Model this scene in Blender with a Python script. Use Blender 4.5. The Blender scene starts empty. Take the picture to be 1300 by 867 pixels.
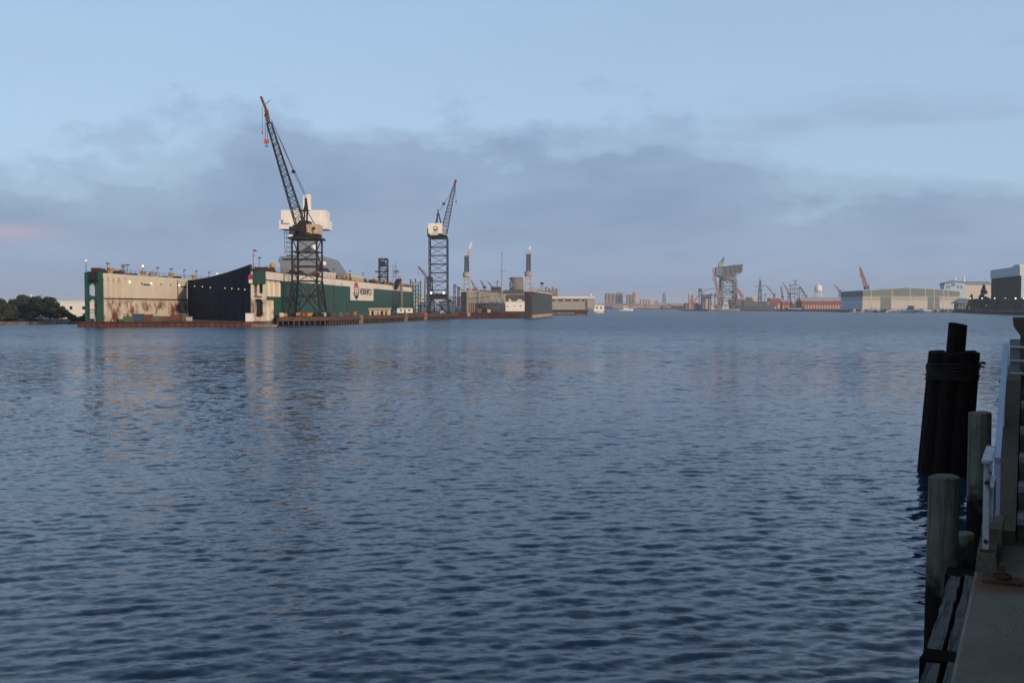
import bpy, math, random
import numpy as np
from mathutils import Vector, Matrix
random.seed(7); np.random.seed(7)
R = math.radians
scene = bpy.context.scene
# ---------------------------------------------------------------- camera
F, CX, CY, HZ, H = 1264.0, 650.0, 433.5, 390.0, 4.0      # focal length and frame in photo pixels, eye height above the water
TH = math.atan((CY - HZ) / F)
cd = bpy.data.cameras.new('camera'); cam = bpy.data.objects.new('camera', cd); scene.collection.objects.link(cam)
cd.sensor_width = 36.0; cd.lens = F / 1300 * 36; cd.clip_start = 0.1; cd.clip_end = 20000
cam.location = (0, 0, H); cam.rotation_euler = (math.pi / 2 - TH, 0, 0)
scene.camera = cam
# ---------------------------------------------------------------- light
SUN_AZ, SUN_EL = R(138), R(9.5)        # low sun behind the camera on the right, azimuth clockwise from +Y
SKY_STRENGTH, SUN_STRENGTH, EXPOSURE = 0.148, 3.5, 0.0
sun_dir = Vector((math.sin(SUN_AZ) * math.cos(SUN_EL), math.cos(SUN_AZ) * math.cos(SUN_EL), math.sin(SUN_EL)))
sl = bpy.data.lights.new('sun', 'SUN'); so = bpy.data.objects.new('sun', sl); scene.collection.objects.link(so)
sl.energy = SUN_STRENGTH; sl.angle = R(1.5); sl.color = (1.0, 0.72, 0.46)
so.rotation_euler = (-sun_dir).to_track_quat('-Z', 'Y').to_euler(); so.location = (60, -60, 60)
world = bpy.data.worlds.new('World'); scene.world = world; world.use_nodes = True
wt = world.node_tree; wt.nodes.clear()
def wn(t, **k):
    n = wt.nodes.new(t)
    for a, b in k.items(): setattr(n, a, b)
    return n
def wmath(op, a, b=None, c=None, clamp=False):
    n = wn('ShaderNodeMath', operation=op, use_clamp=clamp)
    for i, v in enumerate((a, b, c)):
        if v is None: continue
        if isinstance(v, (int, float)): n.inputs[i].default_value = v
        else: wt.links.new(v, n.inputs[i])
    return n.outputs[0]
def wmix(f, a, b):
    n = wn('ShaderNodeMix', data_type='RGBA')
    for i, v in ((0, f), (6, a), (7, b)):
        if isinstance(v, (int, float)): n.inputs[i].default_value = v
        elif isinstance(v, tuple): n.inputs[i].default_value = v + (1,)
        else: wt.links.new(v, n.inputs[i])
    return n.outputs[2]
sky = wn('ShaderNodeTexSky', sky_type='NISHITA', sun_disc=False, sun_elevation=SUN_EL, sun_rotation=SUN_AZ,
         altitude=0, air_density=1.0, dust_density=1.5, ozone_density=1.2)
tc = wn('ShaderNodeTexCoord')
sep = wn('ShaderNodeSeparateXYZ'); wt.links.new(tc.outputs['Generated'], sep.inputs[0])
el = wmath('ARCSINE', sep.outputs[2]); az = wmath('ARCTAN2', sep.outputs[0], sep.outputs[1])
def wnoise(sx, sy, scale, detail, seed, rough=0.55):
    c = wn('ShaderNodeCombineXYZ')
    wt.links.new(wmath('MULTIPLY', az, sx), c.inputs[0]); wt.links.new(wmath('MULTIPLY', el, sy), c.inputs[1]); c.inputs[2].default_value = seed
    n = wn('ShaderNodeTexNoise'); n.inputs['Scale'].default_value = scale; n.inputs['Detail'].default_value = detail; n.inputs['Roughness'].default_value = rough
    wt.links.new(c.outputs[0], n.inputs['Vector']); return n.outputs['Fac']
def wramp(fac, stops, interp='EASE'):
    r = wn('ShaderNodeValToRGB'); r.color_ramp.interpolation = interp
    e = r.color_ramp.elements
    while len(e) < len(stops): e.new(0.5)
    for k, (p, v) in zip(e, stops): k.position = p; k.color = (v, v, v, 1) if not isinstance(v, tuple) else v + (1,)
    wt.links.new(fac, r.inputs[0]); return r.outputs[0]
# clear sky: the Nishita sky, veiled by thin high haze that greys it
veil_n = wnoise(1, 3.0, 2.2, 5, 3.1)
air = wramp(wmath('MULTIPLY', el, 0.64, None, True), [(0.0, 0.72), (0.22, 0.66), (0.5, 0.3), (1.0, 0.12)])      # the veil thins with the air mass overhead
clear = wmix(wmath('ADD', air, wmath('MULTIPLY', wmath('SUBTRACT', veil_n, 0.5), 0.3), None, True), sky.outputs[0], (2.95, 4.25, 6.1))
# the cloud bank low over the harbour: its top edge wanders with azimuth
edge = wramp(wmath('MULTIPLY_ADD', az, 0.5, 0.5), [(0.10, .12), (0.26, .115), (0.335, .155), (0.385, .195), (0.42, .185), (0.46, .165), (0.58, .165), (0.625, .125), (0.70, .12), (0.90, .115)], 'LINEAR')
big = wnoise(1, 2.2, 4.5, 7, 0.4); fine = wnoise(1, 2.0, 14, 8, 5.2, 0.65)
wob = wmath('ADD', wmath('MULTIPLY', wmath('SUBTRACT', big, 0.5), 0.21), wmath('MULTIPLY', wmath('SUBTRACT', fine, 0.5), 0.11))
d = wmath('SUBTRACT', wmath('ADD', edge, wob), el)
bank = wramp(wmath('MULTIPLY_ADD', d, 5.2, 0.42, True), [(0.26, 0.0), (0.42, 0.42), (0.56, 0.82), (0.85, 1.0)])
low = wramp(wmath('MULTIPLY', el, 5.0, None, True), [(0.02, 0.96), (0.25, 0.82), (0.42, 0.95), (1.0, 1.0)])
mottle = wnoise(1, 4.5, 5.0, 6, 9.0)
mcol = wmix(wramp(mottle, [(0.32, 0.0), (0.68, 1.0)]), (1.50, 2.12, 3.25), (1.92, 2.55, 3.72))
bankmask = wmath('MULTIPLY', bank, low)
s1 = wmix(wmath('MULTIPLY', bankmask, 0.93), clear, mcol)
# thin mauve streaks higher up
st = wnoise(1, 6.0, 2.6, 6, 14.9)
stm = wmath('MULTIPLY', wramp(st, [(0.5, 0.0), (0.7, 1.0)]), wmath('MULTIPLY', wramp(wmath('MULTIPLY_ADD', az, 0.5, 0.5), [(0.42, 0.15), (0.62, 1.0)]), wramp(wmath('MULTIPLY', el, 3.0, None, True), [(0.3, 0.0), (0.55, 1.0), (0.95, 0.35)])))
s2 = wmix(wmath('MULTIPLY', stm, 0.6), s1, (2.15, 2.75, 4.0))
# pale and faintly pink layer where the bank thins near the horizon
pk = wnoise(1, 9.0, 3.2, 5, 20.3)
pkm = wmath('MULTIPLY', wramp(pk, [(0.5, 0.0), (0.75, 1.0)]), wramp(wmath('MULTIPLY', el, 6.0, None, True), [(0.08, 0.2), (0.3, 1.0), (0.62, 0.0)]))
s3 = wmix(wmath('MULTIPLY', pkm, 0.42), s2, (2.6, 2.9, 3.9))
ga = wmath('DIVIDE', wmath('ADD', az, 0.475), 0.05); gb = wmath('DIVIDE', wmath('SUBTRACT', el, wmath('MULTIPLY_ADD', pk, 0.03, 0.052)), 0.010)
gm = wmath('POWER', 2.718, wmath('MULTIPLY', wmath('ADD', wmath('MULTIPLY', ga, ga), wmath('MULTIPLY', gb, gb)), -1.0))
s3 = wmix(wmath('MULTIPLY', gm, 0.75), s3, (3.5, 3.05, 3.75))
bg = wn('ShaderNodeBackground'); bg.inputs[1].default_value = SKY_STRENGTH
out = wn('ShaderNodeOutputWorld'); wt.links.new(s3, bg.inputs[0]); wt.links.new(bg.outputs[0], out.inputs[0])
vs = scene.view_settings; vs.view_transform = 'Standard'; vs.look = 'None'; vs.gamma = 1; vs.use_curve_mapping = False; vs.exposure = EXPOSURE
scene.render.engine = 'CYCLES'
cy = scene.cycles; cy.max_bounces = 5; cy.diffuse_bounces = 2; cy.glossy_bounces = 3; cy.transmission_bounces = 2; cy.volume_bounces = 1
cy.use_denoising = True; cy.sample_clamp_indirect = 6

# ---------------------------------------------------------------- geometry helpers
def at(px, py, Y):
    u = (px - CX) / F; v = (CY - py) / F
    t = Y / (math.cos(TH) + v * math.sin(TH))
    return Vector((u * t, Y, H + t * (v * math.cos(TH) - math.sin(TH))))
def gx(px, Y): return at(px, HZ, Y).x
def gz(py, Y): return at(CX, py, Y).z
def yw(py, z=0.0): return (H - z) * F / (py - HZ)

class MB:
    """collects faces in world coordinates; build() makes one mesh object"""
    def __init__(s, fr=None): s.v = []; s.f = []; s.fr = fr
    def add(s, vs, fs):
        n = len(s.v)
        if s.fr: vs = [s.fr(p) for p in vs]
        s.v += [tuple(p) for p in vs]; s.f += [tuple(i + n for i in f) for f in fs]; return s
    def box(s, x0, x1, y0, y1, z0, z1):
        return s.add([(x, y, z) for z in (z0, z1) for (x, y) in ((x0, y0), (x1, y0), (x1, y1), (x0, y1))],
                     [(3, 2, 1, 0), (4, 5, 6, 7), (0, 1, 5, 4), (1, 2, 6, 5), (2, 3, 7, 6), (3, 0, 4, 7)])
    def frustum(s, c0, w0, d0, z0, c1, w1, d1, z1):
        vs = [(c0[0] + sx * w0 / 2, c0[1] + sy * d0 / 2, z0) for sx, sy in ((-1, -1), (1, -1), (1, 1), (-1, 1))]
        vs += [(c1[0] + sx * w1 / 2, c1[1] + sy * d1 / 2, z1) for sx, sy in ((-1, -1), (1, -1), (1, 1), (-1, 1))]
        return s.add(vs, [(3, 2, 1, 0), (4, 5, 6, 7), (0, 1, 5, 4), (1, 2, 6, 5), (2, 3, 7, 6), (3, 0, 4, 7)])
    def beam(s, p, q, w, h=None):
        p, q = Vector(p), Vector(q); h = h or w; d = (q - p).normalized()
        up = Vector((0, 0, 1)) if abs(d.z) < .95 else Vector((0, 1, 0))
        a = d.cross(up).normalized() * w / 2; b = a.cross(d).normalized() * h / 2
        vs = [e + sa * a + sb * b for e in (p, q) for sa, sb in ((-1, -1), (1, -1), (1, 1), (-1, 1))]
        return s.add(vs, [(3, 2, 1, 0), (4, 5, 6, 7), (0, 1, 5, 4), (1, 2, 6, 5), (2, 3, 7, 6), (3, 0, 4, 7)])
    def tube(s, p, q, r0, r1=None, n=8):
        p, q = Vector(p), Vector(q); r1 = r0 if r1 is None else r1; d = (q - p).normalized()
        up = Vector((0, 0, 1)) if abs(d.z) < .95 else Vector((0, 1, 0))
        a = d.cross(up).normalized(); b = a.cross(d)
        vs = [e + r * (math.cos(k * 2 * math.pi / n) * a + math.sin(k * 2 * math.pi / n) * b) for e, r in ((p, r0), (q, r1)) for k in range(n)]
        return s.add(vs, [(k, (k + 1) % n, n + (k + 1) % n, n + k) for k in range(n)] + [tuple(range(n - 1, -1, -1)), tuple(range(n, 2 * n))])
    def lathe(s, c, prof, n=12):
        vs = [(c[0] + r * math.cos(k * 2 * math.pi / n), c[1] + r * math.sin(k * 2 * math.pi / n), c[2] + z) for r, z in prof for k in range(n)]
        fs = [(j * n + k, j * n + (k + 1) % n, (j + 1) * n + (k + 1) % n, (j + 1) * n + k) for j in range(len(prof) - 1) for k in range(n)]
        m = (len(prof) - 1) * n
        return s.add(vs, fs + [tuple(range(n - 1, -1, -1)), tuple(range(m, m + n))])
    def sphere(s, c, r, n=10):
        return s.lathe(c, [(max(.02, math.sin(t * math.pi / 6)) * r, -math.cos(t * math.pi / 6) * r) for t in range(7)], n)
    def prism(s, pts, vec):
        n = len(pts); vec = Vector(vec); pts = [Vector(p) for p in pts]
        return s.add(pts + [p + vec for p in pts], [tuple(range(n - 1, -1, -1)), tuple(range(n, 2 * n))] + [(k, (k + 1) % n, n + (k + 1) % n, n + k) for k in range(n)])
    def loft(s, rings):
        n = len(rings[0]); vs = [p for r in rings for p in r]; fs = []
        for j in range(len(rings) - 1):
            for k in range(n): fs.append((j * n + k, j * n + (k + 1) % n, (j + 1) * n + (k + 1) % n, (j + 1) * n + k))
        m = (len(rings) - 1) * n
        return s.add(vs, fs + [tuple(range(n - 1, -1, -1)), tuple(range(m, m + n))])
    def line(s, pts, w):
        for p, q in zip(pts, pts[1:]): s.beam(p, q, w)
        return s
    def build(s, name, mat, origin=(0, 0, 0), smooth=False):
        me = bpy.data.meshes.new(name); o3 = Vector(origin)
        me.from_pydata([tuple(Vector(p) - o3) for p in s.v], [], s.f); me.materials.append(mat); me.update()
        if smooth:
            me.polygons.foreach_set('use_smooth', [True] * len(me.polygons))
            try: me.set_sharp_from_angle(angle=R(40))
            except Exception: pass
        o = bpy.data.objects.new(name, me); scene.collection.objects.link(o); return o

def tag(o, label=None, cat=None, group=None, kind=None):
    for k, v in (('label', label), ('category', cat), ('group', group), ('kind', kind)):
        if v: o[k] = v
    return o
class Thing:
    def __init__(s, name, label, cat, loc, group=None):
        s.loc = Vector(loc); s.o = bpy.data.objects.new(name, None); s.o.location = s.loc; s.o.empty_display_size = .5
        scene.collection.objects.link(s.o); tag(s.o, label, cat, group)
    def part(s, name, mb, mat, parent=None, smooth=False, label=None, kind=None):
        o = mb.build(name, mat, s.loc, smooth); o.parent = parent or s.o; tag(o, label, kind=kind); return o
def solo(name, label, cat, mb, mat, group=None, smooth=False, loc=None):
    if loc is None:
        a = np.array(mb.v); loc = ((a[:, 0].min() + a[:, 0].max()) / 2, (a[:, 1].min() + a[:, 1].max()) / 2, a[:, 2].min())
    o = mb.build(name, mat, loc, smooth); o.location = loc; return tag(o, label, cat, group)
def structure(name, mb, mat, smooth=False):
    o = mb.build(name, mat, (0, 0, 0), smooth); o['kind'] = 'structure'; return o
def frame(ox, oy, azdeg):
    c, s_ = math.cos(R(azdeg)), math.sin(R(azdeg))
    return lambda p: Vector((ox + p[0] * c + p[1] * s_, oy - p[0] * s_ + p[1] * c, p[2]))

# ---------------------------------------------------------------- materials
MATS = {}
def mat(name, col, rough=.75, var=.18, scale=.6, rust=0.0, streak=0.0, metal=0.0, bump=0.0, emit=0.0, rustcol=(.13, .05, .022), rscale=(1.2, 1.2, .16), rlow=None, spec=.35):
    if name in MATS: return MATS[name]
    m = bpy.data.materials.new(name); m.use_nodes = True; nt = m.node_tree; b = nt.nodes['Principled BSDF']; L = nt.links.new
    b.inputs['Roughness'].default_value = rough; b.inputs['Metallic'].default_value = metal; b.inputs['Specular IOR Level'].default_value = spec
    geo = nt.nodes.new('ShaderNodeNewGeometry')
    def noise(sc, det, vec=None, ro=.6):
        n = nt.nodes.new('ShaderNodeTexNoise'); n.inputs['Scale'].default_value = sc; n.inputs['Detail'].default_value = det; n.inputs['Roughness'].default_value = ro
        L(vec or geo.outputs['Position'], n.inputs['Vector']); return n.outputs['Fac']
    def ramp(f, a, b_):
        r = nt.nodes.new('ShaderNodeMapRange'); r.inputs[1].default_value = a; r.inputs[2].default_value = b_; L(f, r.inputs[0]); return r.outputs[0]
    def mix(f, a, c):
        n = nt.nodes.new('ShaderNodeMix'); n.data_type = 'RGBA'
        for i, v in ((0, f), (6, a), (7, c)):
            if isinstance(v, float): n.inputs[i].default_value = v
            elif isinstance(v, tuple): n.inputs[i].default_value = v + (1,)
            else: L(v, n.inputs[i])
        return n.outputs[2]
    def mul(a, c):
        n = nt.nodes.new('ShaderNodeMath'); n.operation = 'MULTIPLY'
        for i, v in ((0, a), (1, c)):
            if isinstance(v, float): n.inputs[i].default_value = v
            else: L(v, n.inputs[i])
        return n.outputs[0]
    c = mix(ramp(noise(scale, 6), .3, .7), tuple(x * (1 - var) for x in col), tuple(min(.9, x * (1 + var)) for x in col))
    if streak:
        mp = nt.nodes.new('ShaderNodeMapping'); mp.inputs['Scale'].default_value = (1, 1, .08); L(geo.outputs['Position'], mp.inputs[0])
        c = mix(mul(ramp(noise(.55, 7, mp.outputs[0]), .5, .75), streak), c, tuple(x * .5 for x in col))
    if rust:
        mp = nt.nodes.new('ShaderNodeMapping'); mp.inputs['Scale'].default_value = rscale; L(geo.outputs['Position'], mp.inputs[0])
        rf = mul(ramp(noise(.9, 8, mp.outputs[0], .7), .62 - .22 * rust, .70 - .2 * rust), ramp(noise(.22, 3), .40, .56))
        if rlow:
            sp = nt.nodes.new('ShaderNodeSeparateXYZ'); L(geo.outputs['Position'], sp.inputs[0]); rf = mul(rf, ramp(sp.outputs[2], rlow[1], rlow[0]))
        c = mix(rf, c, rustcol)
    L(c, b.inputs['Base Color'])
    if bump:
        bn = nt.nodes.new('ShaderNodeBump'); bn.inputs['Strength'].default_value = .6; bn.inputs['Distance'].default_value = bump
        L(noise(scale * 6, 6), bn.inputs['Height']); L(bn.outputs[0], b.inputs['Normal'])
    if emit:
        b.inputs['Emission Color'].default_value = col + (1,); b.inputs['Emission Strength'].default_value = emit
    MATS[name] = m; return m
WHITE = mat('weathered_white_paint', (.66, .63, .56), .6, .08, .4, rust=.25, streak=.2)
DOCKWHITE = mat('dock_white_paint', (.60, .56, .47), .7, .10, .25, rust=1.0, streak=.22, rlow=(4.6, 6.2), rscale=(.9, .9, .4), rustcol=(.17, .065, .03))
CREAM = mat('cream_paint', (.60, .53, .40), .65, .1, .5, rust=.2)
GREEN = mat('dock_green_paint', (.018, .074, .058), .55, .2, .12, rust=.12, streak=.35)
GREENUP = mat('dock_green_faded', (.03, .075, .06), .5, .25, .1, streak=.3)
BLACK = mat('black_steel', (.012, .011, .012), .6, .3, 1.0, rust=.25)
BLUESTEEL = mat('blue_black_steel', (.03, .04, .065), .6, .3, 1.0, rust=.2)
CLOTH = mat('black_shade_cloth', (.016, .017, .033), .95, .25, .5, spec=.1)
RUST = mat('rusty_steel', (.115, .045, .026), .85, .4, .35, rust=.3, rustcol=(.05, .025, .018), bump=.03)
RUSTDARK = mat('dark_rusty_steel', (.06, .032, .024), .85, .4, .5)
TIMBER = mat('pier_timber', (.075, .05, .037), .9, .4, .9, bump=.02)
TIMBERLT = mat('pale_pier_timber', (.22, .17, .12), .9, .3, .9)
YELLOW = mat('yellow_paint', (.50, .27, .035), .6, .15, .8, rust=.2)
ORANGE = mat('orange_paint', (.50, .13, .05), .6, .2, .8)
PINK = mat('faded_red_boom', (.36, .18, .15), .7, .15, .1)
RED = mat('red_paint', (.38, .035, .03), .5, .1, .8)
NAVY = mat('navy_grey_paint', (.19, .215, .25), .6, .1, .2, streak=.3)
NAVYDK = mat('dark_hull_grey', (.055, .06, .068), .6, .25, .15, rust=.25, streak=.3)
GREY = mat('grey_paint', (.27, .28, .285), .65, .12, .4, rust=.2, streak=.2)
BROWNGREY = mat('brown_grey_steel', (.17, .155, .14), .8, .25, .3, rust=.25)
WRAP = mat('white_shrink_wrap', (.74, .72, .68), .45, .04, .5)
DARKWIN = mat('dark_window', (.012, .014, .018), .15, .1, 1, spec=.5)
BLUE = mat('blue_paint', (.06, .14, .3), .5, .1, .5)
BLUEDK = mat('dark_blue_cladding', (.02, .045, .12), .5, .1, .3)
PALEBLUE = mat('pale_blue_cladding', (.34, .45, .55), .5, .06, .2)
GREENGREY = mat('grey_green_cladding', (.12, .165, .17), .55, .08, .2)
BEIGE = mat('beige_cladding', (.47, .45, .41), .6, .06, .3)
ROOFGREY = mat('grey_roof', (.26, .28, .3), .6, .1, .3)
BRICK = mat('red_brick', (.23, .075, .06), .85, .15, .5)
CONC = mat('pale_silo_concrete', (.36, .29, .25), .85, .1, .06)
CONCDK = mat('grey_silo_concrete', (.21, .185, .18), .85, .12, .06)
LAND = mat('yard_ground', (.13, .115, .1), .9, .3, .05)
BANK = mat('muddy_bank', (.1, .06, .045), .95, .5, .3, bump=.1)
TRUNK = mat('tree_bark', (.06, .045, .035), .9, .3, 2)
LEAF = mat('leaf_green', (.022, .04, .02), .8, .45, .35)
LEAFLT = mat('leaf_olive_green', (.036, .05, .022), .8, .4, .35)
LEAFDK = mat('conifer_green', (.018, .034, .024), .85, .4, .3)
GLOW = mat('lit_bulb_warm', (1.0, .66, .32), .5, 0, 1, emit=1.7)
GLOWW = mat('lit_floodlight', (1.0, .88, .66), .5, 0, 1, emit=4.5)
GLOWL = mat('lit_lamp_globe', (1.0, .86, .62), .5, 0, 1, emit=2.6)
GLOWR = mat('lit_beacon_red', (1.0, .25, .12), .5, 0, 1, emit=4)
# ---------------------------------------------------------------- water
def water_mat():
    m = bpy.data.materials.new('harbour_water'); m.use_nodes = True; nt = m.node_tree; b = nt.nodes['Principled BSDF']; L = nt.links.new
    b.inputs['Base Color'].default_value = (.011, .036, .080, 1); b.inputs['Roughness'].default_value = .07; b.inputs['IOR'].default_value = 1.333
    b.inputs['Specular IOR Level'].default_value = .5
    geo = nt.nodes.new('ShaderNodeNewGeometry')
    mp = nt.nodes.new('ShaderNodeMapping'); mp.inputs['Scale'].default_value = (.75, 1.35, 1); mp.inputs['Rotation'].default_value = (0, 0, R(-12)); L(geo.outputs['Position'], mp.inputs[0])
    def vm(op, a_, b_):
        n = nt.nodes.new('ShaderNodeVectorMath'); n.operation = op
        for i, v in ((0, a_), (1, b_)):
            if v is None: continue
            if isinstance(v, tuple): n.inputs[i].default_value = v
            else: L(v, n.inputs[i])
        return n.outputs[0]
    # ripples too small or too far for the mesh: slopes added to the normal
    ln = nt.nodes.new('ShaderNodeVectorMath'); ln.operation = 'LENGTH'; L(geo.outputs['Position'], ln.inputs[0])
    def rng_(a0, a1, b0, b1):
        r = nt.nodes.new('ShaderNodeMapRange'); r.interpolation_type = 'SMOOTHSTEP'; L(ln.outputs['Value'], r.inputs[0])
        for i, v in enumerate((a0, a1, b0, b1)): r.inputs[i + 1].default_value = v
        return r.outputs[0]
    acc = None
    for sc, det, k, fade in ((8.0, 2, .42, None), (2.8, 2, 1.05, (10, 45, .22, 1.0)), (1.0, 2, 1.3, (18, 90, .1, 1.0)), (.05, 3, .12, None)):
        n = nt.nodes.new('ShaderNodeTexNoise'); n.inputs['Scale'].default_value = sc; n.inputs['Detail'].default_value = det; n.inputs['Roughness'].default_value = .5; L(mp.outputs[0], n.inputs['Vector'])
        v = vm('MULTIPLY', vm('SUBTRACT', n.outputs['Color'], (.5, .5, .5)), (k * .6, k, 0.0))
        if fade:
            m_ = nt.nodes.new('ShaderNodeVectorMath'); m_.operation = 'SCALE'; L(v, m_.inputs[0]); L(rng_(*fade), m_.inputs['Scale']); v = m_.outputs[0]
        acc = v if acc is None else vm('ADD', acc, v)
    # wind gusts: livelier and calmer patches
    gu = nt.nodes.new('ShaderNodeTexNoise'); gu.inputs['Scale'].default_value = .035; gu.inputs['Detail'].default_value = 3; L(mp.outputs[0], gu.inputs['Vector'])
    gr = nt.nodes.new('ShaderNodeMapRange'); L(gu.outputs['Fac'], gr.inputs[0])
    for i, v in enumerate((.35, .65, .65, 1.35)): gr.inputs[i + 1].default_value = v
    gs = nt.nodes.new('ShaderNodeVectorMath'); gs.operation = 'SCALE'; L(acc, gs.inputs[0]); L(gr.outputs[0], gs.inputs['Scale']); acc = gs.outputs[0]
    L(rng_(40, 210, .07, .30), b.inputs['Roughness'])
    L(vm('NORMALIZE', vm('ADD', geo.outputs['Normal'], acc), None), b.inputs['Normal']); return m
def make_water():
    def step(r):
        u = min(1, max(0, (r - 25) / 260)); return .0029 + .0065 * u * u * (3 - 2 * u)
    rs = [1.0, 4.0]; r = 7.0
    while r < 420: rs.append(r); r *= 1 + step(r)
    while r < 12000: rs.append(r); r *= 1.12
    rs.append(14000.0)
    rs = np.array(rs); th = np.radians(np.concatenate([np.linspace(-180, -44, 20), np.linspace(-42, -33, 28), np.arange(-32.8, 33, .15), np.linspace(33.4, 42, 28), np.linspace(44, 180, 20)]))
    Rr, T = np.meshgrid(rs, th, indexing='ij'); X = Rr * np.sin(T); Y = Rr * np.cos(T); Z = np.zeros_like(X)
    rng = np.random.RandomState(3)
    u_ = np.clip((Rr - 25) / 260, 0, 1); res = Rr * (.0029 + .0065 * u_ * u_ * (3 - 2 * u_))
    # wind sea: short-crested waves running mostly towards the viewer
    for k in range(110):
        lam = .14 * (.72 / .14) ** (rng.rand() ** .8); ang = math.radians(-74 + rng.randn() * 26)
        kx, ky = 2 * math.pi / lam * math.cos(ang), 2 * math.pi / lam * math.sin(ang)
        amp = .0022 * lam * (0.4 + 1.2 * rng.rand()); fade = np.clip((lam / res - 2.5) / 4.0, 0, 1)
        ph = kx * X + ky * Y + rng.rand() * 6.283
        Z += amp * fade * (np.sin(ph) + .25 * np.cos(2 * ph))
    # patches of livelier and quieter water
    g = .8 + .35 * (np.sin(X * .11 + .6 * np.sin(Y * .07)) * np.sin(Y * .06 + 1.1))
    Z *= g
    nr, nt_ = X.shape; me = bpy.data.meshes.new('water')
    co = np.stack([X, Y, Z], -1).reshape(-1, 3).astype(np.float32)
    i = np.arange(nr - 1)[:, None] * nt_ + np.arange(nt_ - 1)[None, :]
    q = np.stack([i, i + nt_, i + nt_ + 1, i + 1], -1).reshape(-1, 4)[:, ::-1].astype(np.int32)
    me.vertices.add(len(co)); me.vertices.foreach_set('co', co.ravel())
    me.loops.add(q.size); me.loops.foreach_set('vertex_index', q.ravel())
    me.polygons.add(len(q)); me.polygons.foreach_set('loop_start', np.arange(0, q.size, 4, dtype=np.int32))
    me.update(calc_edges=True); me.validate()
    me.polygons.foreach_set('use_smooth', np.ones(len(me.polygons), dtype=bool))
    me.materials.append(water_mat())
    o = bpy.data.objects.new('water', me); scene.collection.objects.link(o); o['kind'] = 'structure'
    if me.polygons[5000].normal.z < 0: me.flip_normals()
make_water()
# ---------------------------------------------------------------- land
def land(name, pts, z, m=LAND):
    mb = MB(); mb.prism([(x, y, -2.0) for x, y in pts], (0, 0, z + 2.0)); return structure(name, mb, m)
def pxy(px, Y): return (gx(px, Y), Y)
LZ = 1.6
land('far_shore', [pxy(1303, 470), pxy(1290, 505), pxy(1240, 620), pxy(1215, 715), pxy(1180, 790), pxy(1067, 812), pxy(1003, 985), pxy(868, 1040), pxy(862, 1580),
                   pxy(752, 1650), pxy(740, 1900), pxy(300, 2400), (-3500, 6500), (5000, 6500), (1200, 900)], LZ)
WX = lambda Y: -52.6 + (Y - 213) * .0768          # outer face of the big dock's right wing
PIER = [pxy(353, 215), pxy(420, 222), pxy(560, 326), pxy(583, 345)]
land('shipyard_ground', [(WX(240) + 3, 244), pxy(424, 238), pxy(556, 334), pxy(579, 352), pxy(596, 480), pxy(742, 590), pxy(735, 760), pxy(480, 800), pxy(450, 480), (WX(392) + .5, 392)], LZ + .19)
# island bank at the far left
land('island_bank', [(-175, 236), pxy(2, 236), pxy(52, 233), pxy(88, 236), pxy(113, 246), pxy(122, 300), pxy(110, 420), (-330, 420), (-330, 250)], .55, BANK)

# ---------------------------------------------------------------- trees
def leaves(mb, clumps, n, size, rng, flat=.75):
    cs = rng.randint(0, len(clumps), n)
    for ci in cs:
        c, rr = clumps[ci]; v = rng.randn(3); v /= np.linalg.norm(v) + 1e-6
        p = np.array(c) + v * np.array(rr) * (rng.rand() ** .4)
        a = rng.randn(3); a /= np.linalg.norm(a); b = np.cross(a, rng.randn(3)); b /= np.linalg.norm(b) + 1e-6
        s = size * (.5 + rng.rand())
        mb.v += [tuple(p - a * s), tuple(p + b * s * .6), tuple(p + a * s), tuple(p - b * s * .6)]; k = len(mb.v); mb.f.append((k - 4, k - 3, k - 2, k - 1))
def tree(name, label, x, y, z0, h, w, m, n, seed, size=.3, nclump=14, group=None, low=.12):
    rng = np.random.RandomState(seed); t = Thing(name, label, 'tree', (x, y, z0), group)
    tr = MB(); tr.tube((x, y, z0 - .3), (x + w * .04, y, z0 + h * .55), .05 * h * .55, .022 * h * .5, 7); cl = []
    for k in range(nclump):
        a = rng.rand() * 6.283; q = low + (1 - low) * rng.rand(); rad = w / 2 * (1 - .75 * max(0, q - .45)) * (.35 + .6 * rng.rand())
        c = (x + math.cos(a) * rad, y + math.sin(a) * rad, z0 + h * (.1 + .8 * q))
        cl.append((c, (w * .2, w * .2, h * .13)))
        if q < .8: tr.tube((x, y, z0 + h * .25 * (1 + q)), (c[0], c[1], c[2] - h * .04), .014 * h, .005 * h, 5)
    t.part('trunk', tr, TRUNK)
    lf = MB(); leaves(lf, cl, n, size, rng); t.part('crown', lf, m)
def conifer(label, x, y, z0, h, w, seed, n=900):
    rng = np.random.RandomState(seed); t = Thing('conifer_tree', label, 'tree', (x, y, z0), 'conifers on the right shore')
    t.part('trunk', MB().tube((x, y, z0 - .3), (x, y, z0 + h * .95), .03 * h, .006 * h, 7), TRUNK); cl = []
    for k in range(26):
        q = rng.rand(); a = rng.rand() * 6.283; rad = w / 2 * (1 - q) * (.4 + .6 * rng.rand())
        cl.append(((x + math.cos(a) * rad, y + math.sin(a) * rad, z0 + h * (.06 + .9 * q)), (w * .13 * (1.15 - q), w * .13 * (1.15 - q), h * .06)))
    lf = MB(); leaves(lf, cl, n, h * .045, rng); t.part('crown', lf, LEAFDK)
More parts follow.
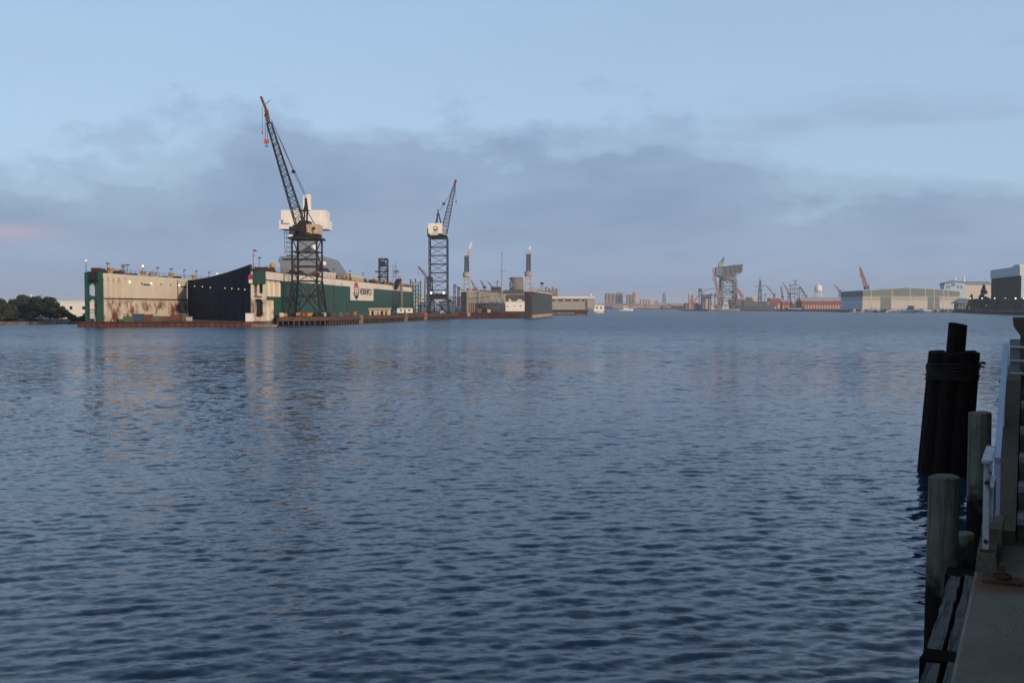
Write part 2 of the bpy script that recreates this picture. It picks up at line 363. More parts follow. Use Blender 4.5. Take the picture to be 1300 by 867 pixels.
ISL = [(-8, 374, 30, LEAF, 'leftmost bushy tree on the island, cut by the picture edge'), (12, 386, 24, LEAFLT, 'low olive bush at the left end of the island'),
       (22, 377, 34, LEAF, 'rounded dark tree left of the tallest on the island'), (38, 374, 34, LEAFLT, 'pale topped tree in the middle of the island'),
       (52, 377, 32, LEAF, 'dark tree right of the pale topped tree on the island'), (63, 376, 30, LEAF, 'tallest dense tree near the right end of the island'),
       (77, 389, 18, LEAF, 'small round tree sloping down beside the white building'), (30, 398, 34, LEAFLT, 'low scrub bush at the water edge below the island trees'),
       (90, 400, 14, LEAFLT, 'small shrub before the white building'), (104, 402, 12, LEAFLT, 'small shrub beside the green dock frame'), (2, 399, 26, LEAFLT, 'low scrub bush at the far left waterline')]
for i, (px, py, wpx, m, lab) in enumerate(ISL):
    Y = 250 + (i * 7) % 23 if py < 395 else 241
    w = wpx / F * Y * 1.05; tree('bush' if py > 395 else 'broadleaf_tree', lab, gx(px, Y), Y, .5, gz(py, Y) - .5, w, m, 4600 if py < 395 else 1900, 20 + i, .26, 20, 'trees and bushes on the island')
# rocks along the island waterline
rk = MB(); rng = np.random.RandomState(2)
for k in range(150):
    px = -6 + rng.rand() * 116; Y = 232.2 + rng.rand() * 2.6 + max(0, px - 70) * .22; s = .18 + .32 * rng.rand()
    rk.frustum((gx(px, Y), Y), s * 2, s * 1.6, -.2, (gx(px, Y) + s * .2, Y), s * 1.1, s * .8, .2 + s * .8)
tag(rk.build('shore_rocks', mat('shore_rock', (.19, .12, .09), .9, .5, .4)), 'brown rocks and rubble along the island waterline', 'rocks', kind='stuff')
# white building behind the island
def flat_building(name, label, cat, px0, px1, py0, Y, depth, m, z0=LZ, wins=(), winmat=DARKWIN, roofm=ROOFGREY, parapet=.25, group=None):
    x0, x1, z1 = gx(px0, Y), gx(px1, Y), gz(py0, Y)
    t = Thing(name, label, cat, ((x0 + x1) / 2, Y + depth / 2, z0), group)
    t.part('wall', MB().box(x0, x1, Y, Y + depth, z0 - .4, z1), m)
    if roofm: t.part('roof', MB().box(x0 - parapet, x1 + parapet, Y - parapet, Y + depth + parapet, z1, z1 + parapet * 1.3), roofm)
    for (a, b, c, d_) in wins:
        wx0, wx1, wz1, wz0 = gx(a, Y), gx(b, Y), gz(c, Y), gz(d_, Y)
        w = t.part('window', MB().box(wx0, wx1, Y - .05, Y + .1, wz0, wz1), winmat)
        t.part('frame', MB().box(wx0 - .12, wx1 + .12, Y - .09, Y + .05, wz1, wz1 + .15), WHITE, w)
    return t
bw = flat_building('white_building', 'white flat roofed building with small dark windows behind the island trees', 'building', 76, 114, 383.5, 300, 14, mat('bright_white_wall', (.72, .7, .68), .7, .05), .6,
                   [(88.5, 92, 389, 393), (104.5, 108, 389, 393), (105, 108, 398, 402), (88.5, 91.5, 398, 402)], roofm=WRAP)
t = Thing('roof_cupola', 'small white cupola showing above the middle of the island trees', 'cupola', (gx(39, 300), 300, .5))
t.part('tower', MB().frustum((gx(39, 300), 300), 2.2, 2.2, .4, (gx(39, 300), 300), 1.6, 1.6, gz(378, 300)), WRAP)
t.part('cap', MB().lathe((gx(39, 300), 300, gz(378, 300)), [(1.0, 0), (.7, .5), (.08, 1.0)], 10), WRAP)
t = Thing('lamp_mast', 'dark lamp mast with crossarm rising out of the island trees', 'lamp post', (gx(50, 285), 285, .5))
t.part('pole', MB().tube((gx(50, 285), 285, .3), (gx(50, 285), 285, gz(376, 285)), .12, .08), BLACK)
t.part('arm', MB().beam((gx(46.5, 285), 285, gz(376.2, 285)), (gx(53.5, 285), 285, gz(376.2, 285)), .3, .2), BLACK)
# ---------------------------------------------------------------- the large floating dry dock
D1 = frame(-52.6, 213, 4.39); C439 = math.cos(R(4.39))
def ly_r(px): return 213 * ((747 - 338) / (747 - px) - 1) / C439                 # along the outer face of the right wing
def ly_l(px): return -11.3 + 204 * ((747 - 132) / (747 - px) - 1) / C439         # along the inner face of the left wing
def Yr(px): return 213 * (747 - 338) / (747 - px)
def Yl(px): return 204 * (747 - 132) / (747 - px)
o0 = D1((-17, 0, 0))
dock = Thing('floating_dry_dock', 'large green and white floating dry dock with rusty pontoon and black curtain', 'dry dock', (o0.x, o0.y, 0))
def DB(*a): return MB(D1).box(*a)
pon = MB(D1); pon.box(-34.2, .3, -14.5, 181, -1.5, 1.0)
pont = dock.part('pontoon', pon, RUST)
fr_ = MB(D1)
for k in range(26): fr_.box(-34.0 + k * 1.35, -33.86 + k * 1.35, -14.62, -14.4, -.4, .93)
fr_.box(-34.35, .4, -14.75, -14.3, .86, 1.12)
dock.part('fender_strip', fr_, RUSTDARK, pont)
# left wing
LT = 10.9
dock.part('wing_core', DB(-33.4, -30.82, -1.75, 178, 1.0, LT), DOCKWHITE); dock.part('inner_bulkhead', DB(-33.4, -32.1, -5.5, -1.76, 1.0, LT - .02), DOCKWHITE)
dock.part('wing_side', DB(-32.3, -32.05, -11.3, -5.51, 1.0, LT - .03), DOCKWHITE)
px_joints = [160, 171, 199, 238, 262, 300]
lys = [ly_l(p) for p in px_joints] + [178]
for a, b in zip(lys, lys[1:]):
    dock.part('wall_panel', DB(-30.8, -30.2, a + .04, b - .04, 5.92, LT - .12), DOCKWHITE)
    dock.part('wall_panel', DB(-30.8, -30.22, a + .04, b - .04, 1.0, 5.66), DOCKWHITE)
dock.part('rubbing_ledge', DB(-32.1, -29.98, -11.2, 178, 5.68, 5.9), RUSTDARK)
for px in (134.6, 141.5, 148, 155.5):
    l = ly_l(px); c = MB(D1); c.box(-32.1, -30.2, l - .38, l + .38, 5.9, 9.4); c.prism([(-32.1, l - .5, 9.4), (-32.1, l + .5, 9.4), (-32.1, l + 1.0, 10.25), (-32.1, l - 1.0, 10.25)], (1.9, 0, 0)); dock.part('rib', c, DOCKWHITE)
for px in (134.6, 140.5, 147.5):
    l = ly_l(px); c = MB(D1); c.box(-32.1, -30.2, l - .5, l + .5, 1.0, 4.9); c.prism([(-32.1, l - .5, 4.9), (-32.1, l + .5, 4.9), (-32.1, l + .9, 5.66), (-32.1, l - .9, 5.66)], (1.9, 0, 0)); dock.part('rib', c, DOCKWHITE)
dock.part('wall_panel', DB(-30.8, -30.25, ly_l(150), ly_l(160) - .05, 1.0, 5.66), DOCKWHITE)
dock.part('coping', DB(-30.84, -30.14, -11.3, 178, 10.2, LT + .06), DOCKWHITE)
dock.part('wing_deck', DB(-33.75, -30.85, -11.3, 178, LT + .02, LT + .14), RUSTDARK)
# green end portal
def arch(mb, x0, x1, z0, z1, y0, y1, c):
    for (xa, sx) in ((x0, 1), (x1, -1)):
        for (za, sz) in ((z0, 1), (z1, -1)):
            mb.prism([(xa, y0, za), (xa + sx * c, y0, za), (xa, y0, za + sz * c)], (0, y1 - y0, 0))
ef = MB(D1); ef.box(-33.9, -33.25, -12.0, -11.2, 1.0, 8.7); ef.box(-31.35, -30.3, -12.0, -11.2, 1.0, 8.7); ef.box(-33.9, -30.3, -12.02, -11.18, 8.7, 11.1)
ef.box(-33.25, -31.35, -11.98, -11.22, 5.55, 6.25); arch(ef, -33.25, -31.35, 6.25, 8.7, -11.97, -11.23, .42); arch(ef, -33.25, -31.35, 1.0, 5.55, -11.97, -11.23, .42)
port = dock.part('end_portal', ef, GREEN)
g = MB(D1); g.beam((-33.3, -11.9, 3.5), (-31.3, -11.9, 3.5), .12); g.beam((-33.3, -11.9, 2.9), (-31.3, -11.9, 2.9), .08)
for k in range(5): g.beam((-33.1 + k * .42, -11.9, 2.0), (-33.1 + k * .42, -11.9, 3.5), .06)
dock.part('railing', g, GREEN, port)
g = MB(D1); g.box(-33.0, -30.9, -12.3, -12.05, 9.0, 9.5); g.box(-32.7, -31.1, -12.4, -12.05, 9.8, 10.7); g.tube((-32.6, -12.5, 9.5), (-31.2, -12.5, 9.5), .25); g.box(-33.2, -31.0, -12.2, -12.03, 10.85, 11.25)
dock.part('winch_gear', g, BLACK, port)
# fittings on the left wing deck
def capstan(px, top_py, side):
    Y = Yl(px) if side < 0 else Yr(px); l = ly_l(px) if side < 0 else ly_r(px); x = -31.2 if side < 0 else -1.3; z0 = (LT if side < 0 else 11.6) + .1; z1 = gz(top_py, Y); h = z1 - z0
    c = D1((x, l, z0)); mb = MB(); mb.lathe(c, [(.36, 0), (.34, h * .45), (.62, h * .6), (.68, h * .75), (.64, h * .9), (.3, h)], 12); dock.part('ventilator', mb, YELLOW, smooth=True)
for px, py in ((147, 339), (188, 343.5), (223, 346), (251, 349)): capstan(px, py, -1)
def lamp_pole(px, py, side, lit=None, x=None):
    Y = Yl(px) if side < 0 else Yr(px); l = ly_l(px) if side < 0 else ly_r(px); x = x if x is not None else (-31.6 if side < 0 else -1.8); z0 = (LT if side < 0 else 11.6); z1 = gz(py, Y)
    p = dock.part('lamp_pole', MB(D1).tube((x, l, z0), (x, l, z1), .07, .05, 6), BLACK)
    if lit: dock.part('lamp', MB().sphere(D1((x, l, z1 + .1)), .17, 8), lit, p)
    else: dock.part('lamp_head', MB(D1).box(x - .15, x + .45, l - .2, l + .2, z1 - .1, z1 + .12), BLACK, p)
for px, py, lit in ((118.5, 331.5, GLOWR), (145, 334.5, None), (170, 336.5, None), (189.5, 338.3, GLOWW), (207.5, 340, None), (224.5, 341.5, None), (241, 343, None), (256, 344.5, None), (272, 346, None)): lamp_pole(px, py, -1, lit)
g = MB(D1)
for a, b, h_, w_ in ((132, 141, 1.5, 1.6), (141.5, 144, .8, 1.2), (155, 164, 1.1, 1.4), (172, 181, .6, 1.2), (212, 219, .5, 1.0), (228, 236, .8, 1.2)):
    la, lb = ly_l(a), ly_l(b); n_ = max(1, int((lb - la) / 1.1))
    for k in range(n_):
        q = la + (lb - la) * k / n_; dock.part('deck_machine', DB(-31.3 - w_, -31.2, q + .1, q + (lb - la) / n_ - .15, LT + .1, LT + h_ * (.6 + .5 * random.random())), RUSTDARK)
l = ly_l(203); dock.part('domed_tank', MB().lathe(D1((-31.8, l, LT + .1)), [(1.05, 0), (1.05, .5), (.85, .95), (.4, 1.25), (.05, 1.3)], 14), GREY, smooth=True)
l = ly_l(161); g = MB(D1); g.beam((-31.6, l, LT), (-31.6, l + 1.5, LT + 2.2), .18); g.beam((-31.6, l + 1.5, LT + 2.2), (-31.6, l + 2.2, LT + .1), .15); g.box(-31.9, -31.3, l + 1.2, l + 2.0, LT + 1.7, LT + 2.3); dock.part('davit', g, BROWNGREY)
def railing(x, la, lb, z, step=2.4):
    g = MB(D1); n_ = int((lb - la) / step)
    for k in range(n_ + 1): g.beam((x, la + k * (lb - la) / n_, z), (x, la + k * (lb - la) / n_, z + 1.0), .06)
    for zz in (.5, 1.0): g.beam((x, la, z + zz), (x, lb, z + zz), .05)
    return g
dock.part('railing', railing(-30.4, -11, 60, LT + .05), RUSTDARK)
# lamps and slots on the white wall
for px, py in ((164.8, 358), (192, 360), (227.5, 362)):
    p = D1((-30.1, ly_l(px), gz(py, Yl(px)))); dock.part('lamp', MB().sphere(p, .14, 8), GLOWW)
for a, b, py in ((182, 191, 361.3), (230, 237.5, 364)):
    z = gz(py, Yl(a)); dock.part('slot', DB(-30.3, -30.1, ly_l(a), ly_l(b), z - .14, z + .14), BLACK)
for px, py in ((180, 360), (204.5, 361), (216.5, 362), (149.5, 394)):
    z = gz(py, Yl(px)); l = ly_l(px); dock.part('bracket', DB(-30.3, -30.05, l - .2, l + .2, z - .18, z + .18), RUSTDARK)
dock.part('drain_pipe', MB(D1).tube((-30.1, ly_l(225.5), 5.9), (-30.1, ly_l(225.5), LT - .3), .1), RUSTDARK)
# curtain across the mouth
A = Vector((-29.9, 30.8, 0)); B = Vector((-3.45, .25, 0)); rows, cols = 10, 96; cv = []; cf = []
for j in range(rows + 1):
    for i in range(cols + 1):
        u = i / cols; top = 10.55 + (13.05 - 10.55) * u - 2.15 * 4 * (u * (1 - u)) * .21 * (1.15 - .3 * u) - .1 * math.sin(u * 3.1); p = A.lerp(B, u); w = j / rows
        fold = (.07 * math.sin(u * 61 + 1.5 * math.sin(u * 13)) + .03 * math.sin(u * 143)) * (.25 + .75 * w); nrm = Vector((-.75, -.66, 0))
        z = top + (1.02 - top) * w; cv.append(p + nrm * fold + Vector((0, 0, z)))
for j in range(rows):
    for i in range(cols): k = j * (cols + 1) + i; cf.append((k, k + 1, k + cols + 2, k + cols + 1))
cm = MB(D1); cm.add(cv, cf); cm.add([v + Vector((.03, .04, 0)) for v in cv], [f[::-1] for f in cf])
cur = dock.part('curtain', cm, CLOTH, smooth=True, label='black shade curtain hung across the dock mouth')
cb = MB(D1); cb.line([v + Vector((-.06, -.06, .03)) for v in cv[:cols + 1]], .09); dock.part('top_cable', cb, BLACK, cur)
for px, py in ((249, 363.5), (259, 364), (269, 365), (287.5, 366), (296.3, 366.3), (304.8, 367), (312.8, 367.6)):
    u = 1 - (318 - px) / 80.0; u = max(.02, min(.98, u))
    # the pixel's place on the slanting curtain
    lo, hi = 0.0, 1.0
    for _ in range(40):
        m_ = (lo + hi) / 2; p = D1(A.lerp(B, m_)); 
        if CX + F * p.x / p.y < px: lo = m_
        else: hi = m_
    p = A.lerp(B, lo); W = D1(p + Vector((-.2, -.22, 0))); W.z = gz(py, W.y)
    dock.part('lamp', MB().sphere(W, .1, 8), GLOW, cur)
p = A.lerp(B, .52); W = D1(p + Vector((-.1, -.15, 0))); W.z = gz(347.5, W.y); dock.part('lamp', MB().sphere(W, .15, 8), GLOW, cur)
# right wing
RT = 11.6; Lr = 179.0
dock.part('wing_core', DB(-3.3, -.62, 2.6, Lr, 1.0, RT - .1), DOCKWHITE)
ends = [11.5, 24, 38, 55, 75.8, 92, 106.3, 122, 138, 152, 166, Lr]
for a, b in zip(ends, ends[1:]):
    dock.part('hull_panel', DB(-.62, -.02, a + .05, b - .05, 5.4, 9.9), GREENUP if a >= 106 else GREEN)
    dock.part('hull_panel', DB(-.62, 0, a + .05, b - .05, .6, 5.36), GREEN)
dock.part('seam_strip', DB(-.6, -.05, 11.6, Lr, .6, 9.9), RUSTDARK)
for a, b in zip([0] + ends, ends): dock.part('stripe_panel', DB(-.62, .07, a + .03, b - .03, 9.92, RT), WHITE)
dock.part('wing_deck', DB(-3.4, .1, 0, Lr, RT + .02, RT + .16), RUSTDARK)
# recess with white columns at the near end of the side
dock.part('recess_back', DB(-.7, -.6, .5, 11.5, 1.0, 9.9), BROWNGREY)
for l in (2.3, 5.8, 9.5):
    c = MB(D1); c.box(-.62, -.1, l - .95, l + .95, 6.3, 9.0); c.prism([(-.62, l - .95, 9.0), (-.62, l + .95, 9.0), (-.62, l + .5, 9.7), (-.62, l - .5, 9.7)], (.5, 0, 0)); c.tube((-.12, l, 6.3), (-.12, l, 9.3), .35); dock.part('column', c, DOCKWHITE)
for l in (1.6, 4.5):
    c = MB(D1); c.box(-.62, -.1, l - 1.0, l + 1.0, 1.0, 5.5); c.tube((-.12, l, 1.0), (-.12, l, 5.2), .35); dock.part('column', c, DOCKWHITE)
dock.part('green_band', DB(-.62, -.03, 0.55, 11.5, 5.55, 6.25), GREEN); dock.part('hull_panel', DB(-.62, -.01, 6.1, 11.5, .6, 5.53), GREEN)
# near end of the right wing
e = MB(D1); e.box(-3.3, -2.75, 0, 2.5, 1.0, 9.1); e.box(-.7, -.03, 0, .5, 1.0, 9.1); e.box(-2.75, -.7, 0, .5, 9.1, RT - .1); e.box(-2.75, -.7, .01, .5, 5.75, 6.9); e.box(-1.9, -1.55, .02, .5, 6.9, 9.1); e.box(-2.75, -.7, .02, .5, 1.0, 1.9)
arch(e, -2.75, -.7, 1.9, 5.75, .03, .5, .5); arch(e, -2.75, -1.9, 6.9, 9.1, .03, .5, .2); arch(e, -1.55, -.7, 6.9, 9.1, .03, .5, .2)
dock.part('end_frame', e, DOCKWHITE)
dock.part('end_bulkhead', DB(-2.75, -.7, 2.3, 2.6, 1.0, RT - .2), BROWNGREY)
dock.part('ladder', MB(D1).line([(-2.2, .9, 1.9), (-2.2, .9, 5.7)], .1).line([(-1.5, .9, 1.9), (-1.5, .9, 5.7)], .1).line([(-2.2, .9, 3.2), (-1.5, .9, 3.2)], .1).line([(-2.3, .6, 2.6), (-1.0, .6, 2.6)], .12), BLACK)
dock.part('end_block', DB(-2.65, .02, -.5, -.02, 8.95, RT + .05), GREEN)
dock.part('grille', MB(D1).box(-2.5, -.95, -.1, .02, 6.1, 6.35).box(-2.4, -1.9, -.1, .02, 6.5, 6.8), BLACK)
dock.part('red_locker', DB(-3.5, -2.72, -.9, -.05, 9.95, 10.95), RED); dock.part('white_locker', DB(-3.42, -2.75, -.85, -.05, 9.1, 9.9), WRAP)
dock.part('bridge_rail', railing(-3.2, -.4, 6, RT + .1, 1.0), RUSTDARK)
g = MB(D1)
for k in range(9): dock.part('deck_machine', DB(-3.1 + .1 * (k % 2), -.3, .2 + k * .9, .8 + k * .9, RT + .1, RT + .5 + .55 * ((k * 37) % 5) / 4), RUSTDARK)
dock.part('curtain_post', MB(D1).beam((-3.3, .3, RT), (-3.3, .3, 13.15), .3), RUSTDARK)
dock.part('davit_gear', MB(D1).box(-4.0, -3.4, -.3, 1.0, 9.2, 10.2).beam((-4.3, .2, 9.0), (-3.4, .2, 10.6), .15), BLACK)
# flag pole
pl = dock.part('flag_pole', MB(D1).tube((-2.9, .6, RT), (-2.9, .6, gz(316, 213)), .07, .04, 6).beam((-3.3, .6, gz(324.5, 213)), (-2.3, .6, gz(324.5, 213)), .08), BLACK)
fl = MB(D1); z = gz(316.3, 213); fl.prism([(-2.85, .6, z), (-2.2, .75, z - .1), (-2.2, .8, z - .55), (-2.85, .6, z - .45)], (0, .03, 0)); dock.part('flag', fl, RED, pl)
for px, py in ((354, 334), (384, 341), (408, 343), (447, 348.5), (465, 351), (481, 353), (494, 355.5), (507, 357)): capstan(px, py, 1)
for px, py in ((340, 327.5), (431.8, 341.5), (452, 344), (468, 347), (514, 354)): lamp_pole(px, py, 1)
g = MB(D1); rng = np.random.RandomState(11)
for k in range(70):
    l = 14 + rng.rand() * 162; s = .3 + rng.rand() * .9; dock.part('deck_machine', DB(-2.9 + rng.rand(), -1.0 + rng.rand() * .7, l, l + .5 + 2.5 * rng.rand(), RT + .1, RT + .1 + s), (RUSTDARK, RUST, BROWNGREY, GREY)[k % 4])
dock.part('railing', railing(-.1, 0, 178, RT + .1, 3.0), RUSTDARK)
h1 = dock.part('deckhouse', DB(-2.9, -.3, ly_r(415), ly_r(428), RT + .1, gz(347, Yr(420))), WRAP); dock.part('roof', DB(-3.0, -.2, ly_r(415) - .3, ly_r(428) + .3, gz(347, Yr(420)) + .01, gz(346, Yr(420))), WRAP, h1)
h2 = dock.part('deckhouse', DB(-2.9, -.3, ly_r(449.5), ly_r(463), RT + .1, gz(350.6, Yr(456))), CREAM); dock.part('door', DB(-1.9, -.9, ly_r(449.5) - .1, ly_r(449.5) + .1, RT + .1, RT + 2.1), BLACK, h2)
dock.part('tarpaulin', MB(D1).prism([(-3.2, ly_r(418), RT + .2), (-3.2, ly_r(436), RT + .2), (-3.2, ly_r(424), gz(340.5, Yr(424))), (-3.2, ly_r(419), gz(340.5, Yr(420)))], (1.5, 0, 0)), BLACK)
for px, z0_, z1_ in ((424, 1.2, 9.8), (393, 5.4, 9.8), (440, 1.2, 5.2), (487, 1.2, 5.3), (380, 1.0, 5.3), (498, 5.5, 9.8)): dock.part('drain_pipe', MB(D1).tube((.08, ly_r(px), z0_), (.08, ly_r(px), z1_), .16, n=6), RUSTDARK)
for px in (371, 402, 433, 480, 515): dock.part('scupper', DB(-.1, .12, ly_r(px) - .35, ly_r(px) + .35, 10.2, 10.55), RUST)
# pipe and hose down the green side
l = ly_r(508); p = dock.part('pipe', MB(D1).tube((.5, l, 1.6), (.5, l, RT + 1.2), .5, .5, 10), BROWNGREY)
dock.part('pipe_head', MB(D1).sphere((.5, l, RT + 1.4), .75), YELLOW, p)
dock.part('hose', MB(D1).line([(.5, ly_r(506.5), gz(355.5, Yr(506))), (.6, ly_r(504), gz(356, Yr(504))), (.7, ly_r(500), gz(366, Yr(500)))], 1.1), BLACK)
# the lettered sign
sg = dock.part('sign_board', DB(-.3, .12, 75.8, 106.3, 6.0, 9.98), mat('sign_white', (.68, .64, .56), .55, .05), label='white sign board with emblem and dark lettering')
def emb(uv, m, name): dock.part(name, MB(D1).prism([(.13, 82.6 + u, 8.75 + v) for u, v in uv], (.06, 0, 0)), m, sg)
def halfring(up, ro, hr, ri, hi, n=10):
    o_ = [(ro * math.cos(math.pi * k / n), up * hr * math.sin(math.pi * k / n) ** .85) for k in range(n + 1)]
    i_ = [(ri * math.cos(math.pi * k / n), up * hi * math.sin(math.pi * k / n) ** .85) for k in range(n + 1)]
    mb = MB(D1)
    for k in range(n): mb.prism([(.13, 82.6 + u, 8.75 + v) for u, v in (o_[k], o_[k + 1], i_[k + 1], i_[k])], (.06, 0, 0))
    return mb
SIGNRED = mat('sign_red', (.42, .10, .075), .6, .1); SIGNNAVY = mat('sign_navy', (.05, .055, .09), .6, .1); SIGNGREY = mat('sign_grey', (.05, .048, .05), .6, .1)
dock.part('emblem_arch', halfring(1, 3.1, 2.7, 2.1, 1.7), SIGNRED, sg); dock.part('emblem_bowl', halfring(-1, 3.1, 2.4, 2.1, 1.3), SIGNNAVY, sg)
emb([(-1.0, .9), (1.0, .9), (0, 2.3)], SIGNRED, 'emblem_mark'); emb([(-.8, .2), (.8, .2), (.8, .5), (-.8, .5)], SIGNRED, 'emblem_mark'); emb([(-1.2, -1.7), (1.2, -1.7), (0, -2.7)], SIGNNAVY, 'emblem_tip')
emb([(-.5, -1.0), (.5, -1.0), (.5, -.2), (-.5, -.2)], SIGNNAVY, 'emblem_mark'); emb([(-4.6, -.9), (-3.5, -.9), (-3.5, -.6), (-4.6, -.6)], SIGNRED, 'emblem_mark')
def text_mesh(body, L, hgt, place, m, off=.05, parent=None, thing=None, name='lettering'):
    cu = bpy.data.curves.new('lettering', 'FONT'); cu.body = body; cu.offset = .03; to = bpy.data.objects.new('lettering_tmp', cu); scene.collection.objects.link(to)
    bpy.context.view_layer.update(); me = to.to_mesh(); co = [v.co.copy() for v in me.vertices]; fs = [tuple(p.vertices) for p in me.polygons]; to.to_mesh_clear()
    bpy.data.objects.remove(to); bpy.data.curves.remove(cu)
    xs = [c.x for c in co]; ys = [c.y for c in co]; x0, x1, y0, y1 = min(xs), max(xs), min(ys), max(ys)
    mb = MB(); n = len(co); f0 = [place((c.x - x0) / (x1 - x0) * L, (c.y - y0) / (y1 - y0) * hgt, off) for c in co]; mb.add(f0, fs)
    return thing.part(name, mb, m, parent)
text_mesh('NORSHIPCO', 16.2, 2.0, lambda u, v, o: D1((.14 + o, 87.2 + u, 7.75 + v)), SIGNGREY, .03, sg, dock)
# ---------------------------------------------------------------- ship inside the dock
YS = 308.0
sp = D1((-17, 60, 1)); ship = Thing('naval_ship', 'grey naval ship inside the dry dock with mast wrapped in white', 'ship', sp)
rings = []
for l, hb, zt, hb2 in ((33, .4, 12.0, .2), (45, 5, 11.4, 2.5), (60, 8, 10.8, 6), (90, 8.6, 10.4, 7.5), (140, 8.4, 10.2, 7), (165, 7.5, 10.2, 5)):
    rings.append([D1((-17 - hb2, l, 3)), D1((-17 + hb2, l, 3)), D1((-17 + hb, l, zt - .3)), D1((-17 + hb, l, zt)), D1((-17 - hb, l, zt)), D1((-17 - hb, l, zt - .3))])
ship.part('hull', MB().loft(rings), NAVY)
kb = MB(D1)
for l in range(50, 160, 8): kb.box(-18.2, -15.8, l, l + 1.6, 1.01, 3.05)
ship.part('keel_block', kb, TIMBER)
def sxz(px, py, Y=YS): return gx(px, Y), gz(py, Y)
x0, x1 = gx(356, YS), gx(412, YS)
ss = MB(); zt = gz(325.5, YS); ss.prism([(x0, YS, 10), (gx(424, YS), YS, 10), (gx(424, YS), YS, gz(345, YS)), (gx(411, YS), YS, zt), (x0, YS, zt), (x0 - .6, YS, gz(331, YS)), (x0, YS, gz(335, YS))], (0, 26, 0)); sup = ship.part('superstructure', ss, NAVY)
ship.part('bridge_windows', MB().box(x0 + .8, x1 - 1.5, YS - .06, YS + .05, gz(330.5, YS), gz(328.3, YS)), DARKWIN, sup)
ship.part('radome', MB().sphere((gx(397.5, YS), YS + 2, gz(314, YS)), 1.0), WRAP, smooth=True); ship.part('radome', MB().sphere((gx(412.5, YS), YS - 1, gz(335, YS)), .75), WRAP, smooth=True)
ship.part('mast_base', MB().frustum((gx(390, YS + 8), YS + 8), 6.5, 7, zt - .1, (gx(390, YS + 8), YS + 8), 3.5, 4, gz(290, YS + 8)), NAVY)
YM = YS + 6
e = MB(); e.box(gx(357, YM), gx(418, YM), YM - 2, YM + 6, gz(291.5, YM), gz(280, YM)); en = ship.part('mast_wrapping', e, WRAP)
ship.part('wrap_upper', MB().box(gx(359.2, YM), gx(408, YM), YM - 1.7, YM + 5.5, gz(279.9, YM), gz(267.5, YM)), WRAP, en)
ship.part('wrap_bay', MB().box(gx(408.1, YM), gx(415.3, YM), YM - 1.2, YM + 5.2, gz(279.9, YM), gz(267.3, YM)), WRAP, en)
ship.part('wrap_corner', MB().box(gx(363, YM), gx(371, YM), YM - 3.0, YM - 2.02, gz(284.5, YM), gz(279, YM)), WRAP, en)
ship.part('wrap_top', MB().frustum((gx(389, YM), YM + 2), 2.3, 2.3, gz(267.4, YM), (gx(389.3, YM), YM + 2), 2.05, 2.05, gz(246.5, YM)), WRAP, en)
g = MB()
for yy in (YM - 1, YM + 2):
    for px in (363, 369.5): g.beam((gx(px, YM), yy, gz(324, YM)), (gx(px, YM), yy, gz(291.6, YM)), .1)
    for py in (296, 302, 308, 314, 320): g.beam((gx(362, YM), yy, gz(py, YM)), (gx(371, YM), yy, gz(py, YM)), .1)
ship.part('scaffold', g, BLACK)
sr = MB(); rr = 1.0; c = Vector((gx(364, YS), YS - .3, gz(318.5, YS)))
sr.tube(c, c + Vector((0, .2, 0)), .55, .55, 12); ship.part('life_ring', sr, GREY)
ship.part('gun_director', MB().box(gx(363, YS), gx(371, YS), YS + 1, YS + 4, zt, gz(323.5, YS)), NAVYDK)
# lattice towers standing on the far part of the right wing
def lattice(mb, b, t, n, w, horiz=True, cross=True):
    """horizontals and diagonals between four bottom and four top corners"""
    b = [Vector(p) for p in b]; t = [Vector(p) for p in t]
    for j in range(n + 1):
        q = [b[k].lerp(t[k], j / n) for k in range(4)]
        for k in range(4):
            if horiz: mb.beam(q[k], q[(k + 1) % 4], w)
            if j < n:
                q2 = [b[i].lerp(t[i], (j + 1) / n) for i in range(4)]
                mb.beam(q[k], q2[(k + 1) % 4], w) if (j + k) % 2 or not cross else mb.beam(q[(k + 1) % 4], q2[k], w)
def corners(x, y, hw, hd, z): return [(x - hw, y - hd, z), (x + hw, y - hd, z), (x + hw, y + hd, z), (x - hw, y + hd, z)]
def lattice_mast(name, label, cat, x, y, z0, z1, hw0, hw1, n, m, legw=.22, brw=.1, group=None):
    t = Thing(name, label, cat, (x, y, z0), group); b, tt = corners(x, y, hw0, hw0, z0), corners(x, y, hw1, hw1, z1)
    for k in range(4): t.part('leg', MB().beam(b[k], tt[k], legw), m)
    g = MB(); lattice(g, b, tt, n, brw); t.part('bracing', g, m); return t
Y = 352.0; x = gx(487, Y)
t = lattice_mast('stair_tower', 'dark scaffold stair tower standing on the green dock wing', 'scaffold tower', x, Y, RT + .16, gz(328.5, Y), 1.45, 1.45, 5, BLUESTEEL, .3, .16)
for py, ext in ((329.5, 0), (337.5, 0), (345, 1.2), (352, .4)): t.part('platform', MB().box(x - 1.6 - ext, x + 1.6, Y - 1.6, Y + 1.6, gz(py, Y) - .18, gz(py, Y) + .18), BLACK)
g = MB()
for k, (a, b) in enumerate(((352, 345), (345, 337.5), (337.5, 329.5))): s = -1 if k % 2 else 1; g.beam((x - s * 1.1, Y - .5, gz(a, Y)), (x + s * 1.1, Y - .5, gz(b, Y)), .5, .2)
t.part('stair', g, BLACK); t.part('housing', MB().box(x - 1.0, x + .6, Y - .9, Y + .9, gz(338, Y), gz(331.5, Y)), BLUESTEEL)
Y = 362.0; x = gx(503, Y)
t = Thing('signal_mast', 'slim grey signal mast with crossarms right of the stair tower', 'mast', (x, Y, RT + .16))
t.part('pole', MB().tube((x, Y, RT + .1), (x - .2, Y, gz(331, Y)), .22, .08), GREY)
